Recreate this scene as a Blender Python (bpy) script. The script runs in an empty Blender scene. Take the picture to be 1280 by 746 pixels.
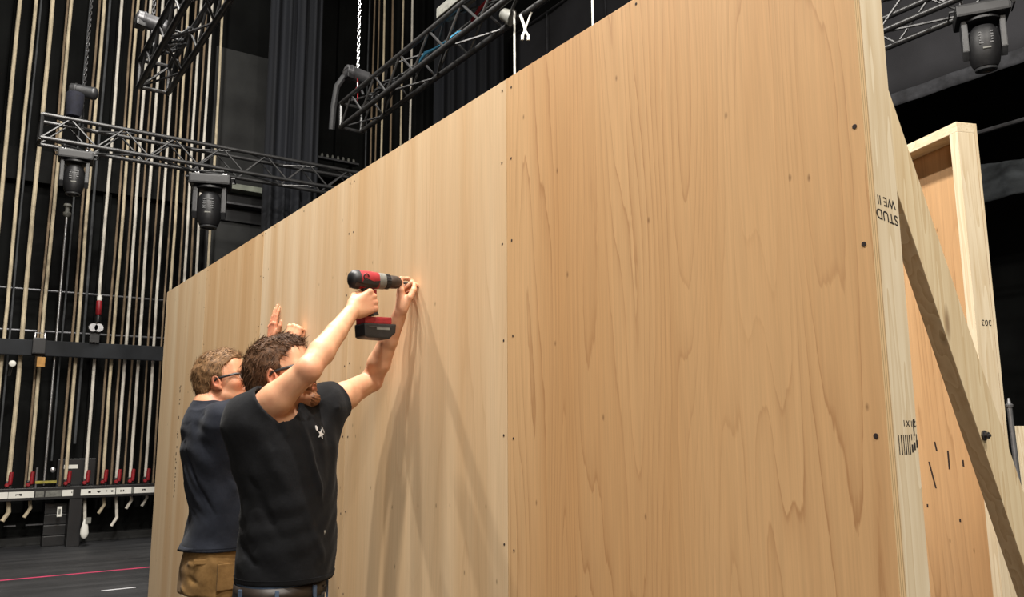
import bpy, bmesh, math, random
import numpy as np
from mathutils import Vector, Matrix
from mathutils.bvhtree import BVHTree
try:
    import openvdb as vdb
except ImportError:
    import pyopenvdb as vdb

random.seed(7)
rng = np.random.default_rng(7)
scene = bpy.context.scene
COL = scene.collection
R = math.radians

# ------------------------------------------------------------------ helpers
ORIGIN = {}

def link(o):
    COL.objects.link(o)
    return o

def tag(o, label=None, cat=None, group=None, kind=None):
    if label: o['label'] = label
    if cat: o['category'] = cat
    if group: o['group'] = group
    if kind: o['kind'] = kind
    return o

def thing(name, loc, label=None, cat=None, group=None):
    o = bpy.data.objects.new(name, None)
    o.empty_display_size = 0.1
    link(o)
    o.location = loc
    ORIGIN[o.name] = Vector(loc)
    return tag(o, label, cat, group)

class MB:
    """collects simple solids in world space; build() links them as one mesh object"""
    def __init__(self):
        self.bm = bmesh.new()
    def _add(self, verts, faces):
        vs = [self.bm.verts.new(v) for v in verts]
        for f in faces:
            try: self.bm.faces.new([vs[i] for i in f])
            except ValueError: pass
        return vs
    def hexa(self, p, bevel=0):
        """8 corners: bottom loop 0-3, top loop 4-7"""
        vs = self._add(p, [(0,3,2,1),(4,5,6,7),(0,1,5,4),(1,2,6,5),(2,3,7,6),(3,0,4,7)])
        if bevel:
            es = set(e for v in vs for e in v.link_edges)
            bmesh.ops.bevel(self.bm, geom=list(es), offset=bevel, segments=2, affect='EDGES', profile=0.7)
        return self
    def box(self, lo, hi, bevel=0):
        x0,y0,z0 = lo; x1,y1,z1 = hi
        return self.hexa([(x0,y0,z0),(x1,y0,z0),(x1,y1,z0),(x0,y1,z0),(x0,y0,z1),(x1,y0,z1),(x1,y1,z1),(x0,y1,z1)], bevel)
    def obox(self, c, ax, ay, az, bevel=0):
        """oriented box: half-extent vectors"""
        c,ax,ay,az = map(Vector,(c,ax,ay,az))
        if ax.cross(ay).dot(az) < 0: ax = -ax
        p = [c-ax-ay-az, c+ax-ay-az, c+ax+ay-az, c-ax+ay-az, c-ax-ay+az, c+ax-ay+az, c+ax+ay+az, c-ax+ay+az]
        return self.hexa(p, bevel)
    def tube(self, pts, r, n=10, cap=True, up=None):
        pts = [Vector(p) for p in pts]
        rs = r if isinstance(r,(list,tuple)) else [r]*len(pts)
        t0 = (pts[1]-pts[0]).normalized()
        u = Vector((0,0,1)) if abs(t0.z) < 0.9 else Vector((1,0,0))
        if up: u = Vector(up)
        u = (u - t0*u.dot(t0)).normalized()
        rings = []
        for i,p in enumerate(pts):
            if i == 0: t = pts[1]-pts[0]
            elif i == len(pts)-1: t = pts[-1]-pts[-2]
            else: t = (pts[i+1]-pts[i]).normalized()+(pts[i]-pts[i-1]).normalized()
            t.normalize()
            u = (u - t*u.dot(t)).normalized(); w = t.cross(u)
            rings.append([self.bm.verts.new(p + (u*math.cos(2*math.pi*k/n)+w*math.sin(2*math.pi*k/n))*rs[i]) for k in range(n)])
        for a,b in zip(rings, rings[1:]):
            for k in range(n):
                self.bm.faces.new((a[k],a[(k+1)%n],b[(k+1)%n],b[k]))
        if cap:
            self.bm.faces.new(rings[0][::-1]); self.bm.faces.new(rings[-1])
        return self
    def lathe(self, c, axis, prof, n=24, up=None, sx=1.0, sy=1.0):
        """prof: list of (distance along axis, radius)"""
        c = Vector(c); t = Vector(axis).normalized()
        u = Vector(up) if up else (Vector((0,0,1)) if abs(t.z)<0.9 else Vector((1,0,0)))
        u = (u - t*u.dot(t)).normalized(); w = t.cross(u)
        rings = []
        for d,r in prof:
            rings.append([self.bm.verts.new(c+t*d+(u*math.cos(2*math.pi*k/n)*sx+w*math.sin(2*math.pi*k/n)*sy)*max(r,1e-5)) for k in range(n)])
        for a,b in zip(rings, rings[1:]):
            for k in range(n):
                self.bm.faces.new((a[k],a[(k+1)%n],b[(k+1)%n],b[k]))
        self.bm.faces.new(rings[0][::-1]); self.bm.faces.new(rings[-1])
        return self
    def prism(self, pts, off, bevel=0):
        """polygon pts extruded by vector off"""
        off = Vector(off); pts = [Vector(p) for p in pts]; n = len(pts)
        a = [self.bm.verts.new(p) for p in pts]; b = [self.bm.verts.new(p+off) for p in pts]
        fs = [self.bm.faces.new(a[::-1]), self.bm.faces.new(b)]
        for k in range(n):
            fs.append(self.bm.faces.new((a[k],a[(k+1)%n],b[(k+1)%n],b[k])))
        if bevel:
            es = set(e for f in fs for e in f.edges)
            bmesh.ops.bevel(self.bm, geom=list(es), offset=bevel, segments=2, affect='EDGES', profile=0.7)
        return self
    def build(self, name, m, parent=None, smooth=False, angle=40):
        bmesh.ops.recalc_face_normals(self.bm, faces=self.bm.faces[:])
        me = bpy.data.meshes.new(name)
        o = bpy.data.objects.new(name, me)
        org = Vector((0,0,0))
        if parent is not None:
            org = ORIGIN[parent.name]
            o.parent = parent
        for v in self.bm.verts: v.co -= org
        if smooth:
            for f in self.bm.faces: f.smooth = True
            for e in self.bm.edges:
                if len(e.link_faces) == 2 and e.calc_face_angle(0) > R(angle): e.smooth = False
        self.bm.to_mesh(me); self.bm.free()
        me.materials.append(m)
        ORIGIN[o.name] = org
        return link(o)

def raw_mesh(name, verts, faces, m, parent=None, smooth=True):
    org = ORIGIN[parent.name] if parent is not None else Vector((0,0,0))
    me = bpy.data.meshes.new(name)
    verts = np.asarray(verts, dtype=np.float64) - np.array(org)
    me.from_pydata(verts.tolist(), [], faces)
    me.update()
    if smooth: me.polygons.foreach_set('use_smooth', [True]*len(me.polygons))
    me.materials.append(m)
    o = bpy.data.objects.new(name, me)
    if parent is not None: o.parent = parent
    ORIGIN[o.name] = org
    return link(o)

# ------------------------------------------------------------------ materials
def mat(name):
    m = bpy.data.materials.new(name); m.use_nodes = True
    nt = m.node_tree; b = nt.nodes['Principled BSDF']
    return m, nt, b

def N(nt, t, **kw):
    n = nt.nodes.new(t)
    for k,v in kw.items():
        if k in n.inputs: n.inputs[k].default_value = v
        else: setattr(n, k, v)
    return n

def srgb(r,g,b):
    f = lambda c: c/255/12.92 if c/255 <= 0.04045 else ((c/255+0.055)/1.055)**2.4
    return (f(r),f(g),f(b),1)

def simple(name, col, rough=0.5, metal=0.0, noise=0.0, nscale=20, bump=0.0, spec=0.5, bscale=None, stretch=(1,1,1)):
    m, nt, b = mat(name)
    b.inputs['Roughness'].default_value = rough; b.inputs['Metallic'].default_value = metal
    b.inputs['Specular IOR Level'].default_value = spec
    tc = N(nt,'ShaderNodeTexCoord'); mp = N(nt,'ShaderNodeMapping'); mp.inputs['Scale'].default_value = stretch
    nt.links.new(tc.outputs['Object'], mp.inputs['Vector'])
    nz = N(nt,'ShaderNodeTexNoise', Scale=nscale, Detail=5.0); nt.links.new(mp.outputs[0], nz.inputs['Vector'])
    rp = N(nt,'ShaderNodeValToRGB')
    lo = tuple(c*(1-noise) for c in col[:3])+(1,); hi = tuple(min(1,c*(1+noise)) for c in col[:3])+(1,)
    rp.color_ramp.elements[0].color = lo; rp.color_ramp.elements[1].color = hi
    rp.color_ramp.elements[0].position = 0.3; rp.color_ramp.elements[1].position = 0.7
    nt.links.new(nz.outputs['Fac'], rp.inputs[0]); nt.links.new(rp.outputs[0], b.inputs['Base Color'])
    if bump:
        n2 = N(nt,'ShaderNodeTexNoise', Scale=bscale or nscale*3, Detail=6.0); nt.links.new(mp.outputs[0], n2.inputs['Vector'])
        bp = N(nt,'ShaderNodeBump', Strength=bump, Distance=0.01); nt.links.new(n2.outputs['Fac'], bp.inputs['Height'])
        nt.links.new(bp.outputs[0], b.inputs['Normal'])
    return m

def plywood(name, c_light, c_dark, c_line, seed, freq, strips, line_amt, fib=0.93):
    """rotary-cut veneer face: u runs along Y, v up Z. contour lines of a stretched noise give cathedral grain"""
    m, nt, b = mat(name)
    L = nt.links.new
    b.inputs['Roughness'].default_value = 0.55; b.inputs['Specular IOR Level'].default_value = 0.25
    tc = N(nt,'ShaderNodeTexCoord')
    def mapped(sy, sz, off):
        mp = N(nt,'ShaderNodeMapping'); mp.inputs['Scale'].default_value = (1,sy,sz); mp.inputs['Location'].default_value = (seed*3.1+off, seed*1.7+off, seed*2.3)
        L(tc.outputs['Object'], mp.inputs['Vector']); return mp.outputs[0]
    # cathedral field
    f1 = N(nt,'ShaderNodeTexNoise', Scale=1.0, Detail=2.0, Roughness=0.35, Distortion=0.05); L(mapped(3.7,0.29,0), f1.inputs['Vector'])
    wob = N(nt,'ShaderNodeTexNoise', Scale=1.0, Detail=4.0, Roughness=0.6); L(mapped(26,2.6,5), wob.inputs['Vector'])
    a1 = N(nt,'ShaderNodeMath', operation='MULTIPLY_ADD'); L(wob.outputs['Fac'], a1.inputs[0]); a1.inputs[1].default_value = 0.020; L(f1.outputs['Fac'], a1.inputs[2])
    a2 = N(nt,'ShaderNodeMath', operation='MULTIPLY'); L(a1.outputs[0], a2.inputs[0]); a2.inputs[1].default_value = freq
    fr = N(nt,'ShaderNodeMath', operation='FRACT'); L(a2.outputs[0], fr.inputs[0])
    ln = N(nt,'ShaderNodeValToRGB'); e = ln.color_ramp.elements
    e[0].position = 0.0; e[0].color = (0,0,0,1); e[1].position = 1.0; e[1].color = (1,1,1,1)
    x = e.new(0.55); x.color = (0.06,0.06,0.06,1); x = e.new(0.88); x.color = (0.35,0.35,0.35,1); x = e.new(0.97); x.color = (1,1,1,1); e[-1].color=(0.2,0.2,0.2,1)
    L(fr.outputs[0], ln.inputs[0])
    # where the lines fade
    fade = N(nt,'ShaderNodeTexNoise', Scale=1.0, Detail=2.0); L(mapped(2.5,1.2,9), fade.inputs['Vector'])
    fm = N(nt,'ShaderNodeMapRange'); L(fade.outputs['Fac'], fm.inputs[0]); fm.inputs[1].default_value=0.35; fm.inputs[2].default_value=0.62; fm.inputs[3].default_value=0.25; fm.inputs[4].default_value=1.0
    lf = N(nt,'ShaderNodeMath', operation='MULTIPLY'); L(ln.outputs[0], lf.inputs[0]); L(fm.outputs[0], lf.inputs[1])
    lf2 = N(nt,'ShaderNodeMath', operation='MULTIPLY'); L(lf.outputs[0], lf2.inputs[0]); lf2.inputs[1].default_value = line_amt
    # broad tone + veneer strips + fine fibre
    br = N(nt,'ShaderNodeTexNoise', Scale=1.0, Detail=3.0); L(mapped(strips,0.25,2), br.inputs['Vector'])
    brm = N(nt,'ShaderNodeMapRange'); L(br.outputs['Fac'], brm.inputs[0]); brm.inputs[1].default_value=0.32; brm.inputs[2].default_value=0.68
    mix1 = N(nt,'ShaderNodeMix', data_type='RGBA'); L(brm.outputs[0], mix1.inputs[0]); mix1.inputs[6].default_value = c_light; mix1.inputs[7].default_value = c_dark
    fb = N(nt,'ShaderNodeTexNoise', Scale=1.0, Detail=4.0, Roughness=0.65); L(mapped(120,3.0,3), fb.inputs['Vector'])
    fbm = N(nt,'ShaderNodeMapRange'); L(fb.outputs['Fac'], fbm.inputs[0]); fbm.inputs[1].default_value=0.3; fbm.inputs[2].default_value=0.7; fbm.inputs[3].default_value=fib; fbm.inputs[4].default_value=1.05
    mul = N(nt,'ShaderNodeVectorMath', operation='SCALE'); L(mix1.outputs[2], mul.inputs[0]); L(fbm.outputs[0], mul.inputs['Scale'])
    mix2 = N(nt,'ShaderNodeMix', data_type='RGBA'); L(lf2.outputs[0], mix2.inputs[0]); L(mul.outputs[0], mix2.inputs[6]); mix2.inputs[7].default_value = c_line
    # small dark flecks
    vo = N(nt,'ShaderNodeTexVoronoi', Scale=1.0, voronoi_dimensions='2D'); sx = N(nt,'ShaderNodeSeparateXYZ'); cx = N(nt,'ShaderNodeCombineXYZ'); L(mapped(9,4.2,7), sx.inputs[0]); L(sx.outputs[1], cx.inputs[0]); L(sx.outputs[2], cx.inputs[1]); L(cx.outputs[0], vo.inputs['Vector'])
    vm = N(nt,'ShaderNodeMapRange'); vd = N(nt,'ShaderNodeMath', operation='MULTIPLY_ADD'); L(fb.outputs['Fac'], vd.inputs[0]); vd.inputs[1].default_value = 0.05; L(vo.outputs['Distance'], vd.inputs[2]); vo2 = N(nt,'ShaderNodeMath', operation='SUBTRACT'); L(vd.outputs[0], vo2.inputs[0]); vo2.inputs[1].default_value = 0.02; L(vo2.outputs[0], vm.inputs[0]); vm.inputs[1].default_value=0.012; vm.inputs[2].default_value=0.05; vm.inputs[3].default_value=0.6; vm.inputs[4].default_value=0.0
    sel = N(nt,'ShaderNodeMath', operation='GREATER_THAN'); L(vo.outputs['Color'], sel.inputs[0]); sel.inputs[1].default_value = 0.68
    vs = N(nt,'ShaderNodeMath', operation='MULTIPLY'); L(vm.outputs[0], vs.inputs[0]); L(sel.outputs[0], vs.inputs[1])
    mix3 = N(nt,'ShaderNodeMix', data_type='RGBA'); L(vs.outputs[0], mix3.inputs[0]); L(mix2.outputs[2], mix3.inputs[6]); mix3.inputs[7].default_value = srgb(92,58,30)
    L(mix3.outputs[2], b.inputs['Base Color'])
    bp = N(nt,'ShaderNodeBump', Strength=0.06, Distance=0.004); L(fb.outputs['Fac'], bp.inputs['Height']); L(bp.outputs[0], b.inputs['Normal'])
    return m

def lumber(name, axis, c1, c2, seed=0.0):
    """sawn softwood: grain stretched along axis (0/1/2)"""
    m, nt, b = mat(name); L = nt.links.new
    b.inputs['Roughness'].default_value = 0.65; b.inputs['Specular IOR Level'].default_value = 0.2
    tc = N(nt,'ShaderNodeTexCoord')
    def mapped(s, l, off):
        mp = N(nt,'ShaderNodeMapping'); sc = [s,s,s]; sc[axis] = l
        mp.inputs['Scale'].default_value = sc; mp.inputs['Location'].default_value = (seed+off, seed*2+off, seed*3+off)
        L(tc.outputs['Object'], mp.inputs['Vector']); return mp.outputs[0]
    f = N(nt,'ShaderNodeTexNoise', Scale=1.0, Detail=2.0, Distortion=0.2); L(mapped(16,0.9,0), f.inputs['Vector'])
    a = N(nt,'ShaderNodeMath', operation='MULTIPLY'); L(f.outputs['Fac'], a.inputs[0]); a.inputs[1].default_value = 9
    fr = N(nt,'ShaderNodeMath', operation='FRACT'); L(a.outputs[0], fr.inputs[0])
    fine = N(nt,'ShaderNodeTexNoise', Scale=1.0, Detail=4.0); L(mapped(160,4,2), fine.inputs['Vector'])
    s = N(nt,'ShaderNodeMath', operation='MULTIPLY'); L(fr.outputs[0], s.inputs[0]); L(fine.outputs['Fac'], s.inputs[1])
    mx = N(nt,'ShaderNodeMix', data_type='RGBA'); L(s.outputs[0], mx.inputs[0]); mx.inputs[6].default_value = c1; mx.inputs[7].default_value = c2
    vo = N(nt,'ShaderNodeTexVoronoi', Scale=1.0); L(mapped(11,3.2,5), vo.inputs['Vector'])
    vm = N(nt,'ShaderNodeMapRange'); L(vo.outputs['Distance'], vm.inputs[0]); vm.inputs[1].default_value=0.09; vm.inputs[2].default_value=0.17; vm.inputs[3].default_value=0.7; vm.inputs[4].default_value=0.0
    sel = N(nt,'ShaderNodeMath', operation='GREATER_THAN'); L(vo.outputs['Color'], sel.inputs[0]); sel.inputs[1].default_value = 0.55
    vs = N(nt,'ShaderNodeMath', operation='MULTIPLY'); L(vm.outputs[0], vs.inputs[0]); L(sel.outputs[0], vs.inputs[1])
    m3 = N(nt,'ShaderNodeMix', data_type='RGBA'); L(vs.outputs[0], m3.inputs[0]); L(mx.outputs[2], m3.inputs[6]); m3.inputs[7].default_value = srgb(112,78,45)
    L(m3.outputs[2], b.inputs['Base Color'])
    bp = N(nt,'ShaderNodeBump', Strength=0.15, Distance=0.003); L(fine.outputs['Fac'], bp.inputs['Height']); L(bp.outputs[0], b.inputs['Normal'])
    return m

def ply_edge():
    """layered plywood edge seen end-on: stripes across X (thickness)"""
    m, nt, b = mat('ply_edge'); L = nt.links.new
    b.inputs['Roughness'].default_value = 0.7
    tc = N(nt,'ShaderNodeTexCoord'); sp = N(nt,'ShaderNodeSeparateXYZ'); L(tc.outputs['Object'], sp.inputs[0])
    wob = N(nt,'ShaderNodeTexNoise', Scale=9.0, Detail=3.0); L(tc.outputs['Object'], wob.inputs['Vector'])
    a = N(nt,'ShaderNodeMath', operation='MULTIPLY_ADD'); L(wob.outputs['Fac'], a.inputs[0]); a.inputs[1].default_value = 0.002; L(sp.outputs[0], a.inputs[2])
    s = N(nt,'ShaderNodeMath', operation='MULTIPLY'); L(a.outputs[0], s.inputs[0]); s.inputs[1].default_value = 1/0.0066
    fr = N(nt,'ShaderNodeMath', operation='FRACT'); L(s.outputs[0], fr.inputs[0])
    rp = N(nt,'ShaderNodeValToRGB'); e = rp.color_ramp.elements
    e[0].color = srgb(214,184,138); e[1].color = srgb(120,84,48); e[0].position = 0.62; e[1].position = 0.86
    x = e.new(0.97); x.color = srgb(220,192,148)
    L(fr.outputs[0], rp.inputs[0]); L(rp.outputs[0], b.inputs['Base Color'])
    return m

def skin_mat(name, base, red):
    m, nt, b = mat(name); L = nt.links.new
    b.inputs['Roughness'].default_value = 0.48; b.inputs['Specular IOR Level'].default_value = 0.35
    b.inputs['Subsurface Weight'].default_value = 0.12
    b.inputs['Subsurface Radius'].default_value = (1.0,0.35,0.2); b.inputs['Subsurface Scale'].default_value = 0.006
    tc = N(nt,'ShaderNodeTexCoord')
    nz = N(nt,'ShaderNodeTexNoise', Scale=22.0, Detail=4.0); L(tc.outputs['Object'], nz.inputs['Vector'])
    mr = N(nt,'ShaderNodeMapRange'); L(nz.outputs['Fac'], mr.inputs[0]); mr.inputs[1].default_value=0.35; mr.inputs[2].default_value=0.75; mr.inputs[3].default_value = 0.0; mr.inputs[4].default_value = 0.35
    at = N(nt,'ShaderNodeAttribute', attribute_name='tint')   # r: redness, g: dark hair shadow of stubble / brows
    sp = N(nt,'ShaderNodeSeparateColor'); L(at.outputs['Color'], sp.inputs[0])
    ad = N(nt,'ShaderNodeMath', operation='ADD', use_clamp=True); L(mr.outputs[0], ad.inputs[0]); L(sp.outputs[0], ad.inputs[1])
    m1 = N(nt,'ShaderNodeMix', data_type='RGBA'); L(ad.outputs[0], m1.inputs[0]); m1.inputs[6].default_value = base; m1.inputs[7].default_value = red
    m2 = N(nt,'ShaderNodeMix', data_type='RGBA'); L(sp.outputs[1], m2.inputs[0]); L(m1.outputs[2], m2.inputs[6]); m2.inputs[7].default_value = srgb(96,62,40)
    m4 = N(nt,'ShaderNodeMix', data_type='RGBA'); L(sp.outputs[2], m4.inputs[0]); L(m2.outputs[2], m4.inputs[6]); m4.inputs[7].default_value = srgb(225,222,215)
    L(m4.outputs[2], b.inputs['Base Color'])
    n2 = N(nt,'ShaderNodeTexNoise', Scale=260.0, Detail=3.0); L(tc.outputs['Object'], n2.inputs['Vector'])
    bp = N(nt,'ShaderNodeBump', Strength=0.10, Distance=0.002); L(n2.outputs['Fac'], bp.inputs['Height']); L(bp.outputs[0], b.inputs['Normal'])
    return m

def cloth(name, c1, c2, spots=None, weave=900):
    m, nt, b = mat(name); L = nt.links.new
    b.inputs['Roughness'].default_value = 0.9; b.inputs['Specular IOR Level'].default_value = 0.15
    b.inputs['Sheen Weight'].default_value = 0.04; b.inputs['Sheen Roughness'].default_value = 0.5
    tc = N(nt,'ShaderNodeTexCoord')
    nz = N(nt,'ShaderNodeTexNoise', Scale=14.0, Detail=6.0, Roughness=0.65); L(tc.outputs['Object'], nz.inputs['Vector'])
    mr = N(nt,'ShaderNodeMapRange'); L(nz.outputs['Fac'], mr.inputs[0]); mr.inputs[1].default_value=0.35; mr.inputs[2].default_value=0.7
    mx = N(nt,'ShaderNodeMix', data_type='RGBA'); L(mr.outputs[0], mx.inputs[0]); mx.inputs[6].default_value=c1; mx.inputs[7].default_value=c2
    last = mx.outputs[2]
    for (p, r, col) in (spots or []):
        d = N(nt,'ShaderNodeVectorMath', operation='DISTANCE'); L(tc.outputs['Object'], d.inputs[0]); d.inputs[1].default_value = p
        n3 = N(nt,'ShaderNodeTexNoise', Scale=120.0, Detail=3.0); L(tc.outputs['Object'], n3.inputs['Vector'])
        ad = N(nt,'ShaderNodeMath', operation='MULTIPLY_ADD'); L(n3.outputs['Fac'], ad.inputs[0]); ad.inputs[1].default_value = r*2.0; L(d.outputs['Value'], ad.inputs[2])
        lt = N(nt,'ShaderNodeMapRange'); L(ad.outputs[0], lt.inputs[0]); lt.inputs[1].default_value = r*1.5; lt.inputs[2].default_value = r*2.1; lt.inputs[3].default_value = 0.85; lt.inputs[4].default_value = 0.0
        mm = N(nt,'ShaderNodeMix', data_type='RGBA'); L(lt.outputs[0], mm.inputs[0]); L(last, mm.inputs[6]); mm.inputs[7].default_value = col
        last = mm.outputs[2]
    L(last, b.inputs['Base Color'])
    n2 = N(nt,'ShaderNodeTexNoise', Scale=weave, Detail=2.0); L(tc.outputs['Object'], n2.inputs['Vector'])
    n4 = N(nt,'ShaderNodeTexNoise', Scale=40.0, Detail=4.0); L(tc.outputs['Object'], n4.inputs['Vector'])
    b1 = N(nt,'ShaderNodeBump', Strength=0.25, Distance=0.006); L(n4.outputs['Fac'], b1.inputs['Height'])
    bp = N(nt,'ShaderNodeBump', Strength=0.15, Distance=0.002); L(n2.outputs['Fac'], bp.inputs['Height']); L(b1.outputs[0], bp.inputs['Normal']); L(bp.outputs[0], b.inputs['Normal'])
    return m

M = {}
M['ply_near'] = plywood('ply_near', srgb(221,181,133), srgb(206,160,110), srgb(158,108,66), 1.0, 34, 2.6, 0.62, 0.90)
M['ply_2'] = plywood('ply_2', srgb(230,202,164), srgb(214,178,134), srgb(180,136,92), 2.3, 16, 5.0, 0.22)
M['ply_3'] = plywood('ply_3', srgb(232,208,174), srgb(210,174,130), srgb(182,140,96), 4.1, 14, 6.0, 0.16)
M['ply_4'] = plywood('ply_4', srgb(224,192,150), srgb(204,164,118), srgb(174,130,86), 5.7, 14, 7.0, 0.16)
M['ply_5'] = plywood('ply_5', srgb(230,206,170), srgb(212,178,136), srgb(180,138,94), 7.9, 14, 6.0, 0.16)
M['ply_back'] = plywood('ply_back', srgb(204,164,120), srgb(190,147,101), srgb(140,98,60), 9.2, 22, 3.0, 0.7, 0.90)
M['edge'] = ply_edge()
M['pine_z'] = lumber('pine_z', 2, srgb(224,209,180), srgb(190,164,122), 1.0)
M['pine_x'] = lumber('pine_x', 0, srgb(224,209,180), srgb(190,164,122), 2.0)
M['pine_y'] = lumber('pine_y', 1, srgb(224,209,180), srgb(190,164,122), 3.0)
M['black_wall'] = simple('black_wall', (0.0034,0.0037,0.0035,1), 0.85, noise=0.8, spec=0.15, nscale=1.6, bump=0.35, bscale=3.5)
M['scuffed'] = simple('scuffed', (0.013,0.0135,0.013,1), 0.75, noise=0.7, nscale=2.2, bump=0.4, bscale=4.0)
M['black_metal'] = simple('black_metal', (0.007,0.007,0.0078,1), 0.38, noise=0.3, nscale=8, spec=0.6)
M['truss'] = simple('truss', (0.011,0.011,0.0115,1), 0.42, metal=0.0, noise=0.4, nscale=12, spec=1.0)
M['truss_web'] = simple('truss_web', (0.020,0.020,0.021,1), 0.42, metal=0.0, noise=0.4, nscale=12, spec=1.0)
M['steel'] = simple('steel', (0.45,0.45,0.46,1), 0.35, metal=0.9, noise=0.2, nscale=15)
M['dark_steel'] = simple('dark_steel', (0.10,0.10,0.105,1), 0.4, metal=0.7, noise=0.3, nscale=10)
M['plastic'] = simple('plastic', (0.009,0.009,0.010,1), 0.5, noise=0.3, nscale=30)
M['plastic_grey'] = simple('plastic_grey', (0.03,0.031,0.033,1), 0.4, noise=0.3, nscale=30)
M['red'] = simple('red', srgb(142,26,34), 0.5, noise=0.3, nscale=30)
M['girt'] = simple('girt', (0.006,0.0062,0.006,1), 0.85, noise=0.6, nscale=3, spec=0.15)
M['rope_tan'] = simple('rope_tan', srgb(196,182,154), 0.9, noise=0.25, nscale=14, bump=0.5, bscale=90, stretch=(1,1,0.5))
M['rope_white'] = simple('rope_white', srgb(214,208,196), 0.9, noise=0.2, nscale=14, bump=0.5, bscale=90, stretch=(1,1,0.5))
M['rope_brown'] = simple('rope_brown', srgb(128,110,88), 0.9, noise=0.3, nscale=14, bump=0.5, bscale=90, stretch=(1,1,0.5))
M['rope_dark'] = simple('rope_dark', srgb(62,64,66), 0.7, noise=0.3, nscale=14)
M['label_white'] = simple('label_white', srgb(225,224,216), 0.6, noise=0.06, nscale=10)
M['label_grey'] = simple('label_grey', srgb(110,110,104), 0.6, noise=0.3, nscale=30)
M['ink'] = simple('ink', srgb(38,32,28), 0.8, noise=0.3, nscale=300)
M['ink_soft'] = simple('ink_soft', srgb(96,76,52), 0.8, noise=0.3, nscale=300)
M['hole'] = simple('hole', srgb(40,24,16), 0.9, noise=0.3, nscale=200)
M['drape'] = simple('drape', (0.0040,0.0048,0.0075,1), 0.85, noise=0.4, nscale=3, bump=0.2, bscale=200, stretch=(1,1,0.2))
M['drape_blue'] = simple('drape_blue', (0.0030,0.0042,0.0075,1), 0.85, noise=0.4, nscale=3, bump=0.2, bscale=200, stretch=(1,1,0.2))
M['border'] = simple('border', (0.030,0.030,0.034,1), 0.9, noise=0.35, nscale=1.2, bump=0.2, bscale=150)
M['border_trim'] = simple('border_trim', (0.038,0.039,0.044,1), 0.9, noise=0.5, nscale=9, bump=0.4, bscale=40)
M['swag'] = simple('swag', (0.020,0.024,0.027,1), 0.85, noise=0.4, nscale=4, bump=0.3, bscale=60)
M['beam'] = simple('beam', srgb(120,124,112), 0.6, noise=0.3, nscale=6)
M['tape_red'] = simple('tape_red', srgb(214,70,110), 0.6, noise=0.25, nscale=8)
M['tape_white'] = simple('tape_white', srgb(210,210,214), 0.6, noise=0.15, nscale=8)
M['cable_blue'] = simple('cable_blue', srgb(70,150,190), 0.5, noise=0.2)
M['canvas_bag'] = simple('canvas_bag', (0.006,0.007,0.016,1), 0.85, noise=0.4, nscale=20, bump=0.3)

def floor_mat():
    m, nt, b = mat('stage_floor'); L = nt.links.new
    tc = N(nt,'ShaderNodeTexCoord')
    n1 = N(nt,'ShaderNodeTexNoise', Scale=1.1, Detail=6.0, Roughness=0.6); L(tc.outputs['Object'], n1.inputs['Vector'])
    mp = N(nt,'ShaderNodeMapping'); mp.inputs['Scale'].default_value = (0.6,7,1); L(tc.outputs['Object'], mp.inputs['Vector'])
    n2 = N(nt,'ShaderNodeTexNoise', Scale=1.0, Detail=6.0); L(mp.outputs[0], n2.inputs['Vector'])
    a = N(nt,'ShaderNodeMath', operation='MULTIPLY'); L(n1.outputs['Fac'], a.inputs[0]); L(n2.outputs['Fac'], a.inputs[1])
    rp = N(nt,'ShaderNodeValToRGB'); e = rp.color_ramp.elements
    e[0].position=0.12; e[0].color=(0.016,0.017,0.019,1); e[1].position=0.42; e[1].color=(0.062,0.063,0.066,1)
    L(a.outputs[0], rp.inputs[0]); L(rp.outputs[0], b.inputs['Base Color'])
    b.inputs['Roughness'].default_value = 0.55
    n3 = N(nt,'ShaderNodeTexNoise', Scale=60.0, Detail=4.0); L(tc.outputs['Object'], n3.inputs['Vector'])
    bp = N(nt,'ShaderNodeBump', Strength=0.12, Distance=0.01); L(n3.outputs['Fac'], bp.inputs['Height']); L(bp.outputs[0], b.inputs['Normal'])
    return m
M['floor'] = floor_mat()
# ------------------------------------------------------------------ camera
CAM_Z = 1.312
cam_d = bpy.data.cameras.new('camera'); cam = link(bpy.data.objects.new('camera', cam_d))
PITCH, ROLL, YAW, FPX = 0.161829822, -0.00488480551, 0.604108147, 1022.99684
Fv = Vector((math.sin(YAW)*math.cos(PITCH), math.cos(YAW)*math.cos(PITCH), math.sin(PITCH)))
Rv = Vector((math.cos(YAW), -math.sin(YAW), 0)); Uv = Rv.cross(Fv)
R2 = Rv*math.cos(ROLL)+Uv*math.sin(ROLL); U2 = -Rv*math.sin(ROLL)+Uv*math.cos(ROLL)
cam.matrix_world = Matrix(((R2.x,U2.x,-Fv.x,0),(R2.y,U2.y,-Fv.y,0),(R2.z,U2.z,-Fv.z,CAM_Z),(0,0,0,1)))
cam_d.sensor_width = 36; cam_d.lens = 36*FPX/1280; cam_d.clip_end = 100
scene.camera = cam

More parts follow.
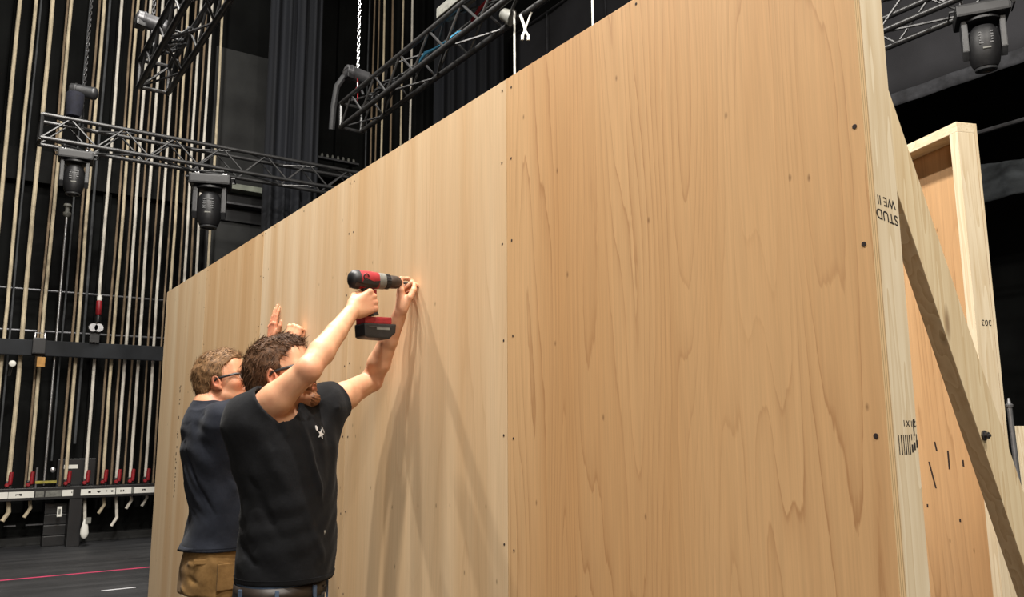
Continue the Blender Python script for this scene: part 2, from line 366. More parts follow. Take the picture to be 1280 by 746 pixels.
# ------------------------------------------------------------------ room shell
BY = 11.75
def struct(o): o['kind'] = 'structure'; return o
struct(MB().box((-8,-6,-0.2),(12,BY+0.3,0)).build('floor', M['floor']))
struct(MB().box((-8,BY,0),(12,BY+0.3,10)).build('wall_back', M['black_wall']))
struct(MB().box((11.7,-6,0),(12,BY,10)).build('wall_right', M['black_wall']))
struct(MB().box((2.83,BY-0.10,2.6),(3.62,BY,6.9), 0.01).build('trim_1', M['scuffed']))        # scuffed black pilaster beside the ropes
struct(MB().box((-2,BY-0.14,4.46),(2.83,BY,4.88), 0.01).build('trim_2', M['girt']))     # deep horizontal girt
struct(MB().box((-8,BY-0.13,0),(12,BY,0.10), 0.01).build('baseboard_back', M['scuffed']))
for i,x in enumerate((0.35,1.55,2.4,4.05,4.35,4.75,6.2,6.9)):
    struct(MB().box((x-0.05,BY-0.09,0.1),(x+0.05,BY,9.5), 0.006).build('trim_%d'%(i+4), M['black_wall']))

# ------------------------------------------------------------------ the plywood wall
W, Y0, PW, H = 1.4091, 0.8482, 1.22, 2.44
XS0, XS1 = W+0.019, W+0.097
flat = thing('plywood_flat', (W, Y0, 0), 'long tall plywood wall of five sheets the two men are screwing together', 'stage flat')
pm = ['ply_near','ply_2','ply_3','ply_4','ply_5']
def screw_head(p, r, parent):
    o = MB().lathe((W-0.0006, p[0], p[1]), (1,0,0), [(0,r*0.85),(0.0004,r),(0.003,r)], 10).build('screw', M['hole'], parent)
    return o
SZ = (2.411,2.176,1.903,1.601,1.295,0.981,0.67,0.36,0.06)
for k in range(5):
    g = 0.0008
    a, b_ = Y0+PW*k+g, Y0+PW*(k+1)-g
    mb = MB().box((W,a,0),(W+0.019,b_,H), 0.0007)
    o = mb.build('plywood_panel', M[pm[k]], flat)
    # end-grain material on the edges
    o.data.materials.append(M['edge'])
    for poly in o.data.polygons:
        if abs(poly.normal.x) < 0.5: poly.material_index = 1
    if k > 0:
        tone = ['', 'pale plywood sheet behind the drill', 'pale plywood sheet behind the nearer head', 'tan plywood sheet behind the farther head', 'pale plywood sheet at the far end'][k]
        o['label'] = tone
    else: o['label'] = 'warm orange plywood sheet with bold cathedral grain'
    ys = []
    if k > 0: ys.append(a+0.022)
    if k < 4: ys.append(b_-0.026)
    for y in ys:
        for z in SZ:
            screw_head((y+random.uniform(-0.004,0.004), z+random.uniform(-0.012,0.012)), 0.0042, o)
    if k == 0:
        for y,z in ((Y0+0.020,1.894),(Y0+0.019,1.66),(Y0+0.024,1.302),(Y0+0.02,0.94),(Y0+0.02,2.2)):
            screw_head((y,z), 0.0052, o)
        screw_head((1.46,2.423), 0.004, o)
    if k == 2:
        screw_head((3.881,2.414), 0.004, o); screw_head((4.32,2.425), 0.004, o)
    if k == 4: screw_head((6.06,1.601), 0.004, o)
# frame behind: studs on each seam, plates top and bottom
def stud(x0,x1,y0,y1,z0,z1, parent, m='pine_z', label=None, name='stud'):
    o = MB().box((x0,y0,z0),(x1,y1,z1),0.002).build(name, M[m], parent)
    if label: o['label'] = label
    return o
st0 = stud(XS0, XS1, Y0, Y0+0.038, 0, H-0.0, flat, label='pale stamped end stud of the near wall')
for k in range(1,5):
    for s in (-0.038, 0.0):
        stud(XS0, XS1, Y0+PW*k+s, Y0+PW*k+s+0.038, 0.038, H-0.038, flat)
stud(XS0, XS1, Y0+5*PW-0.038, Y0+5*PW, 0, H, flat)
for z in (0, H-0.038):
    stud(XS0, XS1, Y0+0.038, Y0+5*PW-0.038, z, z+0.038, flat, 'pine_y', name='plate')
for k in range(5):
    stud(XS0, XS1, Y0+PW*k+0.038+(0.038 if k else 0), Y0+PW*(k+1)-0.038, 1.2, 1.238, flat, 'pine_y', name='plate')

# printed lumber stamps: text turned upside down as in the photo
def text_mesh(body, size, loc, xdir, ydir, m, name, parent, depth=0.0004):
    cu = bpy.data.curves.new(name, 'FONT'); cu.body = body; cu.size = size; cu.align_x = 'LEFT'
    cu.extrude = depth; cu.space_character = 1.02
    t = bpy.data.objects.new(name+'_tmp', cu); link(t)
    dg = bpy.context.evaluated_depsgraph_get()
    me = bpy.data.meshes.new_from_object(t.evaluated_get(dg))
    bpy.data.objects.remove(t); bpy.data.curves.remove(cu)
    xd, yd = Vector(xdir).normalized(), Vector(ydir).normalized(); zd = xd.cross(yd)
    loc = Vector(loc) - (ORIGIN[parent.name] if parent is not None else Vector((0,0,0)))
    for v in me.vertices:
        v.co = loc + xd*v.co.x + yd*v.co.y + zd*v.co.z
    me.materials.clear(); me.materials.append(m); me.name = name
    o = bpy.data.objects.new(name, me); o.parent = parent
    ORIGIN[o.name] = ORIGIN[parent.name]
    return link(o)
YF = Y0-0.0003
text_mesh('STUD', 0.029, (XS1-0.007, YF, 1.729-0.006), (-1,0,0.10), (0.10,0,-1), M['ink'], 'grade_stamp', flat)
text_mesh('WE II', 0.026, (XS1-0.012, YF, 1.753), (-1,0,0.06), (0.06,0,-1), M['ink'], 'grade_stamp', flat)
text_mesh('2 I X I', 0.016, (XS1-0.003, YF, 1.318+0.011), (-1,0,0.04), (0.04,0,-1), M['ink'], 'grade_stamp', flat)
text_mesh('J', 0.034, (XS1-0.008, YF, 1.325), (-1,0,0.04), (0.04,0,-1), M['ink'], 'grade_stamp', flat)
bars = MB()
for i,x in enumerate((1.441,1.449,1.457,1.463,1.470,1.476)):
    bars.box((x, YF-0.0003, 1.268), (x+(0.003 if i%2 else 0.002), YF, 1.304))
for k in range(3):
    bars.box((1.483+k*0.008, YF-0.0003, 1.272+0.004*k), (1.488+k*0.008, YF, 1.286+0.004*k)); bars.box((1.484+k*0.008, YF-0.0003, 1.294), (1.486+k*0.008, YF, 1.305))
bars.build('grade_stamp', M['ink'], flat)
# dotted mill mark running down the last sheet
dots = MB(); z = 1.66
while z > 0.87:
    if random.random() < 0.72:
        hh = random.uniform(0.006,0.018)
        y = 6.30+random.uniform(-0.012,0.012)
        dots.box((W-0.0004, y-0.012, z-hh), (W, y+0.012, z))
    z -= random.uniform(0.012,0.03)
dots.build('mill_mark', M['ink_soft'], flat)

# ------------------------------------------------------------------ second flat seen from its framed back
A2 = Vector((3.0,1.442,0)); d2 = Vector((0.342,0.940,0)).normalized(); n2 = Vector((d2.y,-d2.x,0))
flat2 = thing('framed_flat', A2, 'second plywood wall turned to show its bare lumber frame, behind the near wall', 'stage flat')
def fb(u0,u1,v0,v1,z0,z1,name,m,label=None,bev=0.002):
    c = A2+d2*((u0+u1)/2)+n2*((v0+v1)/2)+Vector((0,0,(z0+z1)/2))
    o = MB().obox(c, d2*((u1-u0)/2), n2*((v1-v0)/2), Vector((0,0,(z1-z0)/2)), bev).build(name, M[m], flat2)
    if label: o['label'] = label
    return o
fb(0,0.038,0,0.078,0,H-0.038,'stud','pine_z')
fb(0,2.44,0,0.078,H-0.038,H,'plate','pine_y')
fb(0.038,2.44,0,0.078,0,0.038,'plate','pine_y')
for u in (0.80,1.60,2.402): fb(u,u+0.038,0,0.078,0.038,H-0.038,'stud','pine_z')
o = fb(0,2.44,0.0785,0.0905,0,H,'plywood_panel','ply_back',bev=0.0007)
o.data.materials.append(M['pine_z'])
for poly in o.data.polygons:
    if abs(poly.normal.dot(n2)) < 0.5: poly.material_index = 1
st = text_mesh('303', 0.03, tuple(A2+n2*0.07+Vector((0,0,1.70))-d2*0.0004), tuple(-n2), (0,0,-1), M['ink'], 'grade_stamp', flat2)
# dark resin streaks on its plywood
kn = MB()
for u,z,h,t in ((0.10,1.21,0.05,0.1),(0.27,1.20,0.035,0.0),(0.13,1.28,0.02,0.1),(0.36,1.14,0.05,0.25),(0.33,1.25,0.018,0.2),(0.20,1.19,0.012,0.0),(0.24,0.98,0.006,0.0),(0.40,1.02,0.006,0)):
    c = A2+d2*u+n2*0.0783+Vector((0,0,z))
    kn.obox(c, d2*0.004, n2*0.0004, Vector((0,0,h))+d2*t*h)
kn.build('knot', M['hole'], flat2)

# ------------------------------------------------------------------ diagonal brace bolted behind the end stud
brace = thing('diagonal_brace', (2.4,0.906,0), 'lumber brace slanting down from the end stud of the near wall to the floor', 'brace')
bx0 = Vector((1.480,0.906,1.99)); bdir = Vector((0.4400,0,-0.8980)).normalized()
bperp = Vector((-bdir.z,0,bdir.x)).normalized()      # towards upper right
L_ = (bx0.z)/-bdir.z
wv = 0.097
p0 = bx0+bdir*-0.12; p1 = bx0+bdir*L_
def bq(p): return [p, p+bperp*wv]
low = Vector((p1.x,0.906,0)); lowr = low+Vector((wv/abs(bdir.z),0,0))
top0 = p0; top1 = p0+bperp*wv+bdir*0.02
mbb = MB().prism([(top0.x,0.887,top0.z),(low.x,0.887,0),(lowr.x,0.887,0),(top1.x,0.887,top1.z)], (0,0.038,0), 0.002)
m_b = lumber('pine_brace', 2, srgb(222,204,168), srgb(186,154,108), 6.0)
bo = mbb.build('board', m_b, brace)
nb = MB(); bc = Vector((1.822,0.887,1.295))+bperp*0.012
nb.lathe(bc, (0,-1,0), [(0,0.011),(0.004,0.011),(0.004,0.0075),(0.011,0.0075),(0.011,0.004),(0.015,0.003)], 8)
nb.build('bolt', M['dark_steel'], brace)

# small clutter seen past the second flat
pole = thing('metal_pole', (5.02,2.27,0), 'thin grey metal pole standing in the dark past the framed flat', 'pole')
MB().tube([(5.02,2.25,0.02),(5.0,2.262,1.44)], 0.014, 10).build('shaft', M['steel'], pole)
MB().lathe((5.0,2.262,1.44),(0,0,1),[(0,0.02),(0.012,0.022),(0.02,0.012),(0.05,0.006)],10).build('cap', M['steel'], pole)
MB().lathe((5.02,2.25,0),(0,0,1),[(0,0.11),(0.015,0.11),(0.03,0.03)],16).build('base', M['black_metal'], pole)
tag(MB().prism([(5.475,2.445,0),(5.535,2.405,0),(5.535,2.405,1.335),(5.475,2.445,1.335)], (0.02,0.03,0), 0.002).build('wood_board', M['pine_z']),
    'short upright wooden board beside the thin metal pole at the right edge', 'board')

# ------------------------------------------------------------------ trusses
def truss(along, a, b, lo, hi, z0, z1, name_label, bay=0.53, r=0.024, rw=0.0105):
    """four-chord box truss along X or Y; lo/hi is the lateral extent"""
    P = (lambda s,l,z: (s,l,z)) if along == 'x' else (lambda s,l,z: (l,s,z))
    t = thing('box_truss', P((a+b)/2,(lo+hi)/2,z0), name_label, 'truss')
    for l in (lo,hi):
        for z in (z0,z1):
            MB().tube([P(a,l,z),P(b,l,z)], r, 10).build('chord', M['truss'], t, True)
    n = max(2,int(round(abs(b-a)/bay))); st = (b-a)/n
    def web(q0,q1): MB().tube([q0,q1], rw, 6).build('web_strut', M['truss_web'], t, True)
    for i in range(n):
        s0, s1 = a+st*i, a+st*(i+1); sm = (s0+s1)/2
        for l in (lo,hi):
            web(P(s0,l,z0),P(sm,l,z1)); web(P(sm,l,z1),P(s1,l,z0))
        for z in (z0,z1):
            web(P(s0,lo,z),P(s1,hi,z)) if i%2==0 else web(P(s0,hi,z),P(s1,lo,z))
    for s in (a,b):
        fr = MB()
        c = [P(s,lo,z0),P(s,hi,z0),P(s,hi,z1),P(s,lo,z1)]
        for i in range(4): fr.tube([c[i],c[(i+1)%4]], 0.019, 8)
        fr.tube([c[0],c[2]], 0.012, 6)
        fr.build('end_frame', M['truss'], t, True)
    return t
TZ0, TZ1 = 4.30, 4.55
truss('x', 0.575, 5.2, 9.28, 9.53, TZ0, TZ1, 'black box truss crossing level in front of the fly ropes')
truss('y', 7.40, 3.3, 1.16, 1.40, TZ0, TZ1, 'black box truss at upper left with its square end in front of the ropes')
truss('y', 7.33, 3.2, 3.0, 3.22, TZ0, TZ1, 'black box truss slanting up over the middle of the plywood wall')
truss('y', 5.4, -0.6, 5.62, 5.90, TZ0, TZ1, 'black box truss at upper right, just past the end stud')

# hoists ---------------------------------------------------------------
def chain_mesh(p0, p1, m, parent):
    mb = MB(); p0, p1 = Vector(p0), Vector(p1); d = (p1-p0); n = int(d.length/0.036); d /= n
    for i in range(n):
        c = p0+d*(i+0.5); w = Vector((1,0,0)) if i%2 else Vector((0,1,0))
        h = d*0.62; k = 0.011
        loop = [c-h*0.7+w*k, c-h, c-h*0.7-w*k, c+h*0.7-w*k, c+h, c+h*0.7+w*k, c-h*0.7+w*k]
        mb.tube(loop, 0.0042, 4, cap=False)
    return mb.build('chain', m, parent)
def hoist(c, ax, zt, ztop, label, light=True, bag=None):
    """chain motor body c (centre), horizontal axis ax, hooked to truss top at zt"""
    c = Vector(c); ax = Vector(ax).normalized(); lat = Vector((0,0,1)).cross(ax)
    t = thing('chain_hoist', c, label, 'chain hoist')
    MB().lathe(c-ax*0.14, ax, [(0,0.045),(0.01,0.062),(0.05,0.068),(0.052,0.074),(0.07,0.074),(0.072,0.068),(0.22,0.068),(0.24,0.072),(0.262,0.06),(0.275,0.035),(0.28,0.012)], 20).build('motor', M['dark_steel'] if light else M['plastic_grey'], t, True)
    MB().obox(c-ax*0.10+Vector((0,0,-0.03)), ax*0.04, lat*0.055, Vector((0,0,0.05)), 0.012).build('gearbox', M['black_metal'], t)
    hk = MB().tube([c+Vector((0,0,-0.06)), c+Vector((0,0,-0.12))], 0.012, 8)
    hk.tube([c+Vector((0,0,-0.12))+lat*0.03*math.sin(a)+Vector((0,0,-0.03-0.03*-math.cos(a)*-1)) for a in [R(q) for q in range(0,300,30)]], 0.008, 6)
    hk.build('hook', M['steel'], t, True)
    sl = MB()
    for s in (-1,1):
        sl.tube([c+Vector((0,0,-0.17)), c+lat*s*0.06+Vector((0,0,(zt-c.z)*0.6)), Vector((c.x,c.y,zt))+lat*s*0.12], 0.012, 6)
    sl.build('sling', M['plastic_grey'], t, True)
    chain_mesh(c+Vector((0,0,0.06)), (c.x,c.y,ztop), M['steel'], t)
    if bag:
        b0 = Vector(bag)
        MB().lathe(b0, (0,0,1), [(0,0.05),(0.01,0.075),(0.12,0.085),(0.25,0.088),(0.27,0.08),(0.272,0.07),(0.2,0.065)], 14).build('chain_bag', M['canvas_bag'], t, True)
    return t
hoist((0.945,9.42,4.93), (1,-0.25,-0.1), TZ1, 9.5, 'black chain hoist with a dark bag sitting on the level truss at left', False, (0.862,9.36,4.60))
hoist((1.205,7.2,4.82), (1,0.05,-0.12), TZ1, 9.5, 'grey cylindrical chain hoist hanging over the end of the upper left truss')
hoist((3.08,7.12,4.79), (1,0.1,-0.1), TZ1, 9.5, 'bright grey chain hoist with a red ball below, over the end of the middle truss')
rb = MB().lathe((3.06,7.06,4.60),(0,0,1),[(0,0.004),(0.004,0.018),(0.018,0.027),(0.032,0.022),(0.042,0.006)],12)
rb.tube([(3.06,7.06,4.64),(3.06,7.08,4.74)],0.005,6)
rb.tube([(3.06,7.06,4.60),(3.06,7.07,4.50)],0.005,6)
tag(rb.build('pendant_stop', M['red'], None, True), 'small red ball on a cord under the middle truss hoist', 'cord stop')
sp = MB().tube([(2.95,7.14,4.76),(2.90,7.2,4.66),(2.89,7.25,4.45),(2.90,7.3,4.25)], 0.03, 8)
tag(sp.build('hoist_strap', M['plastic_grey'], None, True), 'grey strap hanging from the bright grey hoist down the end of the middle truss', 'strap')

# moving heads -------------------------------------------------------------
def moving_head(px, py, zt, yaw, s, label, tiltx=0.0):
    t = thing('moving_head_light', (px,py,zt), label, 'stage light')
    c, sn = math.cos(yaw), math.sin(yaw)
    X = Vector((c,sn,0)); Y = Vector((-sn,c,0)); Z = Vector((0,0,1)); O = Vector((px,py,zt))
    def Q(x,y,z): return O+X*x*s+Y*y*s+Z*z*s
    MB().obox(Q(0,0,-0.13), X*0.19*s, Y*0.15*s, Z*0.05*s, 0.02*s).build('base', M['plastic'], t)
    for sx in (-1,1):
        cl = MB().obox(Q(sx*0.13,0,-0.06), X*0.022*s, Y*0.02*s, Z*0.03*s, 0.004)
        cl.tube([Q(sx*0.13,0.035*math.cos(a),0.0+0.035*math.sin(a)) for a in [R(q) for q in range(-60,250,30)]], 0.010*s, 6)
        cl.build('clamp', M['steel'], t)
        hd = MB().tube([Q(sx*0.195,-0.08,-0.10),Q(sx*0.225,-0.08,-0.10),Q(sx*0.225,0.08,-0.10),Q(sx*0.195,0.08,-0.10)], 0.009*s, 6)
        hd.build('handle', M['plastic_grey'], t, True)
        ym = MB().prism([tuple(Q(sx*0.155,-0.07,-0.185)),tuple(Q(sx*0.155,0.07,-0.185)),tuple(Q(sx*0.155,0.055,-0.44)),tuple(Q(sx*0.155,0.0,-0.50)),tuple(Q(sx*0.155,-0.055,-0.44))], X*(-sx*0.045*s), 0.008*s)
        ym.build('yoke_arm', M['plastic_grey'], t)
    MB().lathe(Q(0,0,-0.18), -Z, [(0,0.10*s),(0.012*s,0.14*s),(0.03*s,0.14*s),(0.04*s,0.08*s)], 20).build('yoke_base', M['plastic'], t, True)
    ax = (-Z+Y*tiltx).normalized()
    hp = [(-0.17,0.03),(-0.165,0.07),(-0.12,0.098),(-0.03,0.108),(0.06,0.106),(0.12,0.095),(0.16,0.078)]
    MB().lathe(Q(0,0,-0.41), ax, [(a*s,r*s) for a,r in hp], 24, up=X, sx=1.08, sy=1.22).build('head', M['plastic'], t, True)
    ln = MB().lathe(Q(0,0,-0.41)+ax*0.16*s, ax, [(0,0.078*s),(0.006*s,0.082*s),(0.022*s,0.08*s),(0.022*s,0.062*s),(0.01*s,0.058*s)], 24, up=X, sx=0.98, sy=1.1)
    ln.build('lens', M['plastic_grey'], t, True)
    vm = MB()
    for k in range(5):
        vm.obox(Q(0,-0.122,-0.33-0.022*k), X*0.05*s, Y*0.006*s, Z*0.005*s, 0.001)
    vm.build('vent', M['plastic_grey'], t)
    MB().obox(Q(0,-0.129,-0.46), X*0.028*s, Y*0.002*s, Z*0.006*s, 0).build('badge', M['label_grey'], t)
    return t
moving_head(0.92,9.40,TZ0,R(-8),0.88,'dim black moving head light under the left end of the level truss')
moving_head(2.30,9.40,TZ0,R(-20),1.16,'black moving head light hanging under the middle of the level truss')
moving_head(5.76,2.53,TZ0,R(-58),0.88,'black moving head light hanging from the upper right truss past the end stud', 0.12)

# cables and bits riding in the trusses
def loops(center, n, rad, m, label, name='cable_coil', seed=1):
    rr = random.Random(seed); mb = MB(); c = Vector(center)
    for k in range(n):
        pts = []
        ph = rr.uniform(0,6.28); w = rr.uniform(0.6,1.2)
        for q in range(13):
            a = ph+q/12*rr.uniform(4.5,6.0)
            pts.append(c+Vector((rad[0]*w*math.cos(a)+rr.uniform(-.02,.02), rad[1]*w*math.sin(a)+(k-n/2)*0.05, rad[2]*w*math.sin(a+0.7)+rr.uniform(-.02,.02))))
        mb.tube(pts, rr.uniform(0.007,0.011), 6)
    return tag(mb.build(name, m, None, True), label, 'cable')
loops((1.28,6.75,4.46), 9, (0.09,0.22,0.09), M['plastic_grey'], 'coiled grey cables inside the end of the upper left truss', seed=3)
loops((3.11,6.5,4.45), 9, (0.08,0.35,0.06), M['plastic_grey'], 'grey cables bundled inside the far end of the middle truss', seed=5)
mb = MB()
for k in range(3):
    mb.tube([(3.06+0.02*k,5.15,4.40+0.01*k),(3.10+0.02*k,5.4,4.44),(3.09,5.75,4.46+0.01*k),(3.12,6.05,4.42)], 0.010, 6)
tag(mb.build('blue_cable', M['cable_blue'], None, True), 'short blue cable bundle lying inside the middle truss', 'cable')
wb = thing('junction_box', (3.06,5.05,4.62), 'pale grey box riding on top of the middle truss at the top edge', 'box')
MB().box((2.97,4.75,4.575),(3.09,5.35,4.66),0.008).build('case', M['label_grey'], wb)
for y in (4.82,5.05,5.28): MB().box((3.0,y-0.015,4.66),(3.06,y+0.015,4.675),0.003).build('lid_latch', M['steel'], wb)
tag(MB().tube([(3.10,4.6,4.53),(3.13,4.95,4.53),(3.15,5.1,4.50)],0.014,8).build('red_cable', M['red'], None, True), 'red cable end on the middle truss near the top edge', 'cable')

# lamp clamp + white clamp + cable drops
wc = thing('truss_clamp', (3.09,4.3,4.15), 'white forked clamp dangling under the middle truss', 'clamp')
fk = MB().tube([(3.065,4.32,4.17),(3.085,4.30,4.08),(3.09,4.30,4.05)],0.010,8)
fk.tube([(3.115,4.26,4.18),(3.095,4.30,4.08),(3.09,4.30,4.05)],0.007,8)
fk.build('fork', M['label_white'], wc, True)
jw = MB().tube([(3.09,4.30,4.05),(3.075,4.31,4.02),(3.072,4.31,3.985)],0.010,8).tube([(3.09,4.30,4.05),(3.108,4.29,4.02),(3.108,4.29,3.985)],0.010,8)
jw.build('jaw', M['label_white'], wc, True)
def drop(name, x, y, z0, z1, r, m, label, cat='cable'):
    return tag(MB().tube([(x,y,z1),(x,y,z0)], r, 8).build(name, m, None, True), label, cat)
drop('hanging_cable', 3.139,4.5,2.3,4.30,0.008,M['label_white'],'thin white cable dropping from the middle truss behind the plywood wall')
drop('hanging_cable', 4.31,5.0,2.3,9.5,0.010,M['label_white'],'white cable at the top edge, right of the white forked clamp')
wf = thing('work_light', (3.14,4.55,4.33), 'small pale work light clipped under the middle truss above the white cable', 'lamp')
MB().lathe((3.10,4.62,4.33),(0.5,-0.6,-0.45),[(0,0.02),(0.02,0.045),(0.07,0.05),(0.10,0.062),(0.10,0.05)],14).build('shade', M['label_grey'], wf, True)
MB().tube([(3.10,4.62,4.33),(3.17,4.66,4.32),(3.22,4.62,4.31)],0.012,8).build('arm', M['steel'], wf, True)

# ------------------------------------------------------------------ drapes
def drape(name, p0, p1, z0, z1, m, label, amp=0.05, wave=0.22, cat='curtain', seed=0, taper=1.0, ztop=None, parent=None, nz=14):
    rr = random.Random(seed); p0, p1 = Vector(p0), Vector(p1); d = p1-p0; Lg = d.length; d.normalize(); nn = Vector((-d.y,d.x,0))
    n = max(12,int(Lg/(wave/8))); verts = []; faces = []
    off = []
    ph = 0
    for i in range(n+1):
        ph += (Lg/n)/wave*2*math.pi*rr.uniform(0.6,1.4)
        off.append(math.sin(ph)*amp*rr.uniform(0.7,1.2)+0.3*amp*math.sin(2.3*ph))
    th = 0.012
    for side in (0,1):
        for j in range(nz+1):
            f = j/nz
            for i in range(n+1):
                s = Lg*i/n
                zt = z1 if ztop is None else ztop(s)
                z = z0+(zt-z0)*f
                k = 1.0-(1-taper)*f
                p = p0+d*s+nn*(off[i]*k+th*side)
                verts.append((p.x,p.y,z))
    S = (n+1)*(nz+1)
    for j in range(nz):
        for i in range(n):
            a = j*(n+1)+i
            faces.append((a,a+1,a+n+2,a+n+1)); faces.append((S+a,S+a+n+1,S+a+n+2,S+a+1))
    for i in range(n):
        faces.append((i,S+i,S+i+1,i+1)); a = nz*(n+1)+i; faces.append((a,a+1,S+a+1,S+a))
    for j in range(nz):
        a = j*(n+1); faces.append((a,a+n+1,S+a+n+1,S+a)); b = a+n; faces.append((b,S+b,S+b+n+1,b+n+1))
    o = raw_mesh(name, verts, faces, m, parent)
    if label: tag(o, label, cat)
    return o
drape('stage_curtain', (3.13,10.15,0), (3.80,10.0,0), 0.05, 9.6, M['drape_blue'], 'tall dark navy curtain hanging in folds beside the fly ropes', 0.06, 0.17, seed=2)
drape('stage_curtain', (6.15,11.1,0), (7.38,10.9,0), 0.05, 9.2, M['drape_blue'], 'dark blue pleated curtain behind the middle truss, just above the plywood wall', 0.06, 0.2, seed=4)
bd = thing('border_curtain', (8.0,6,4.7), 'wide flat black border cloth stretched high across the right and far side', 'curtain')
drape('cloth', (8.0,-1.5,0), (8.0,11.55,0), 4.74, 8.42, M['border'], None, 0.035, 2.6, seed=6, parent=bd)
for y in (5.2,7.1,8.9,10.4):
    MB().tube([(7.93,y,4.8),(7.93,y,8.4)],0.012,6).build('seam', M['border_trim'], bd, True)
drape('hem', (7.94,-1.5,0), (7.94,11.5,0), 4.66, 4.80, M['border_trim'], None, 0.006, 0.5, seed=7, parent=bd, nz=4)
MB().tube([(7.95,-1.5,8.43),(7.95,11.5,8.43)],0.02,8).build('batten', M['dark_steel'], bd, True)
tag(MB().tube([(8.3,-1.5,4.25),(8.3,11.4,4.25)],0.022,8).build('batten_pipe', M['dark_steel'], None, True), 'faint dark pipe running below the border cloth at right', 'pipe')
def swag_top(s):
    y = s
    return 3.63+0.06*math.sin(s*5.2+0.4)+0.05*math.sin(s*2.3)
drape('masking_swag', (7.5,2.2,0), (7.5,4.1,0), 3.32, 3.72, M['swag'], 'short grey cloth swag with a wavy top edge right of the framed flat', 0.035, 0.42, seed=9, ztop=swag_top)

# ------------------------------------------------------------------ fly ropes
ORD = ['first','second','third','fourth','fifth','sixth','seventh','eighth','ninth','tenth','eleventh','twelfth','thirteenth','fourteenth','fifteenth','sixteenth','seventeenth','eighteenth','nineteenth','twentieth','twenty-first','twenty-second','twenty-third','twenty-fourth','twenty-fifth','twenty-sixth','twenty-seventh','twenty-eighth','twenty-ninth','thirtieth','thirty-first','thirty-second','thirty-third','thirty-fourth','thirty-fifth']
def rope(x, y, z0, z1, r, m, label, tail=None):
    pts = []
    if tail:
        pts += [(x-0.03,y-0.05,tail),(x+0.03,y-0.03,tail+0.10),(x+0.0,y,z0)]
    else: pts.append((x,y,z0))
    k = 8
    for i in range(1,k+1):
        f = i/k
        pts.append((x+0.006*math.sin(i*1.7+x*9), y+0.005*math.sin(i*2.3+x*5), z0+(z1-z0)*f))
    return tag(MB().tube(pts, r*1.18, 8).build('fly_rope', m, None, True), label, 'rope', 'fly ropes on the black wall')
ropes = [(0.350,'rope_tan',0.019,0.70,None), # x, colour, radius, lower end, tail
 (0.517,'rope_tan',0.017,0.70,None),(0.575,'rope_dark',0.010,0.3,None),(0.700,'rope_tan',0.021,0.70,0.33),(0.879,'rope_brown',0.012,0.70,None),(0.913,'rope_tan',0.017,0.70,0.36),
 (1.131,'rope_dark',0.010,1.0,None),(1.238,'rope_brown',0.013,0.70,None),(1.288,'rope_tan',0.017,0.70,None),(1.364,'rope_dark',0.014,1.2,None),
 (1.502,'rope_white',0.016,0.70,0.13),(1.650,'rope_brown',0.012,0.70,None),(1.697,'rope_tan',0.016,0.70,0.36),(1.801,'rope_brown',0.012,0.70,None),(1.849,'rope_white',0.016,0.70,0.2),
 (1.945,'rope_brown',0.010,0.70,None),(2.004,'rope_white',0.016,0.70,0.4),(2.121,'rope_brown',0.010,0.70,None),(2.181,'rope_white',0.015,0.70,0.42),(2.290,'rope_brown',0.010,0.70,None),(2.341,'rope_tan',0.015,0.70,None),
 (2.453,'rope_brown',0.011,0.70,None),(2.504,'rope_white',0.015,0.70,None),(2.598,'rope_brown',0.012,0.70,None),(2.657,'rope_white',0.015,0.70,None),(2.809,'rope_tan',0.015,0.70,None)]
cname = {'rope_tan':'thick tan','rope_dark':'dim dark','rope_brown':'thin brown','rope_white':'pale white'}
for i,(x,c,r,z0,tl) in enumerate(ropes):
    rope(x, 11.35 if c in ('rope_tan','rope_white') else 11.42, z0, 9.6, r, M[c], '%s hand rope, %s from the left on the black fly wall'%(cname[c], ORD[i]), tl)
for i,x in enumerate((5.099,5.186,5.268,5.365,5.518,5.703,5.870)):
    c = ['rope_dark','rope_brown','rope_brown','rope_tan','rope_brown','rope_tan','rope_white'][i]
    rope(x, 11.4, 0.0, 9.6, [0.010,0.012,0.010,0.014,0.014,0.013,0.015][i], M[c], '%s rope, %s from the left in the cluster below the middle truss'%(cname[c], ORD[i]))
# grey arbor rod with its fitting
ar = thing('guide_rod', (1.06,11.3,0.6), 'grey steel guide rod ending below the dim moving head, among the left ropes', 'rod')
MB().tube([(1.06,11.3,0.72),(1.06,11.3,3.98)],0.014,10).build('rod', M['steel'], ar, True)
MB().lathe((1.06,11.3,3.98),(0,0,1),[(0,0.02),(0.03,0.045),(0.06,0.045),(0.07,0.025),(0.13,0.025),(0.14,0.05),(0.17,0.04)],12).build('fitting', M['label_grey'], ar, True)

# ------------------------------------------------------------------ rails and rope locks
lr = thing('locking_rail', (1.2,11.2,0), 'low black locking rail with white label strips along the foot of the fly wall', 'rail')
MB().box((-1.0,11.17,0.56),(3.0,11.46,0.70),0.006).build('rail_beam', M['black_metal'], lr)
xs = [(-1.0,0.70,'w'),(0.70,0.96,'w'),(0.97,1.06,'g'),(1.07,1.24,'g'),(1.245,1.36,'w'),(1.44,1.82,'w'),(1.825,2.0,'w'),(2.0,2.03,'g'),(2.03,2.30,'w'),(2.31,2.7,'w'),(2.71,3.0,'g')]
for a,b_,c in xs:
    MB().box((a,11.163,0.592),(b_-0.004,11.17,0.664),0).build('label_strip', M['label_white'] if c=='w' else M['label_grey'], lr)
wr = MB()
for k in range(26):
    x = random.choice([0.3,0.75,1.26,1.46,1.55,1.62,1.7,1.86,2.1,2.4])+random.uniform(0,0.08)
    wr.box((x,11.1622,0.615+random.uniform(0,0.012)),(x+random.uniform(0.008,0.02),11.163,0.640))
wr.build('handwriting', M['ink'], lr)
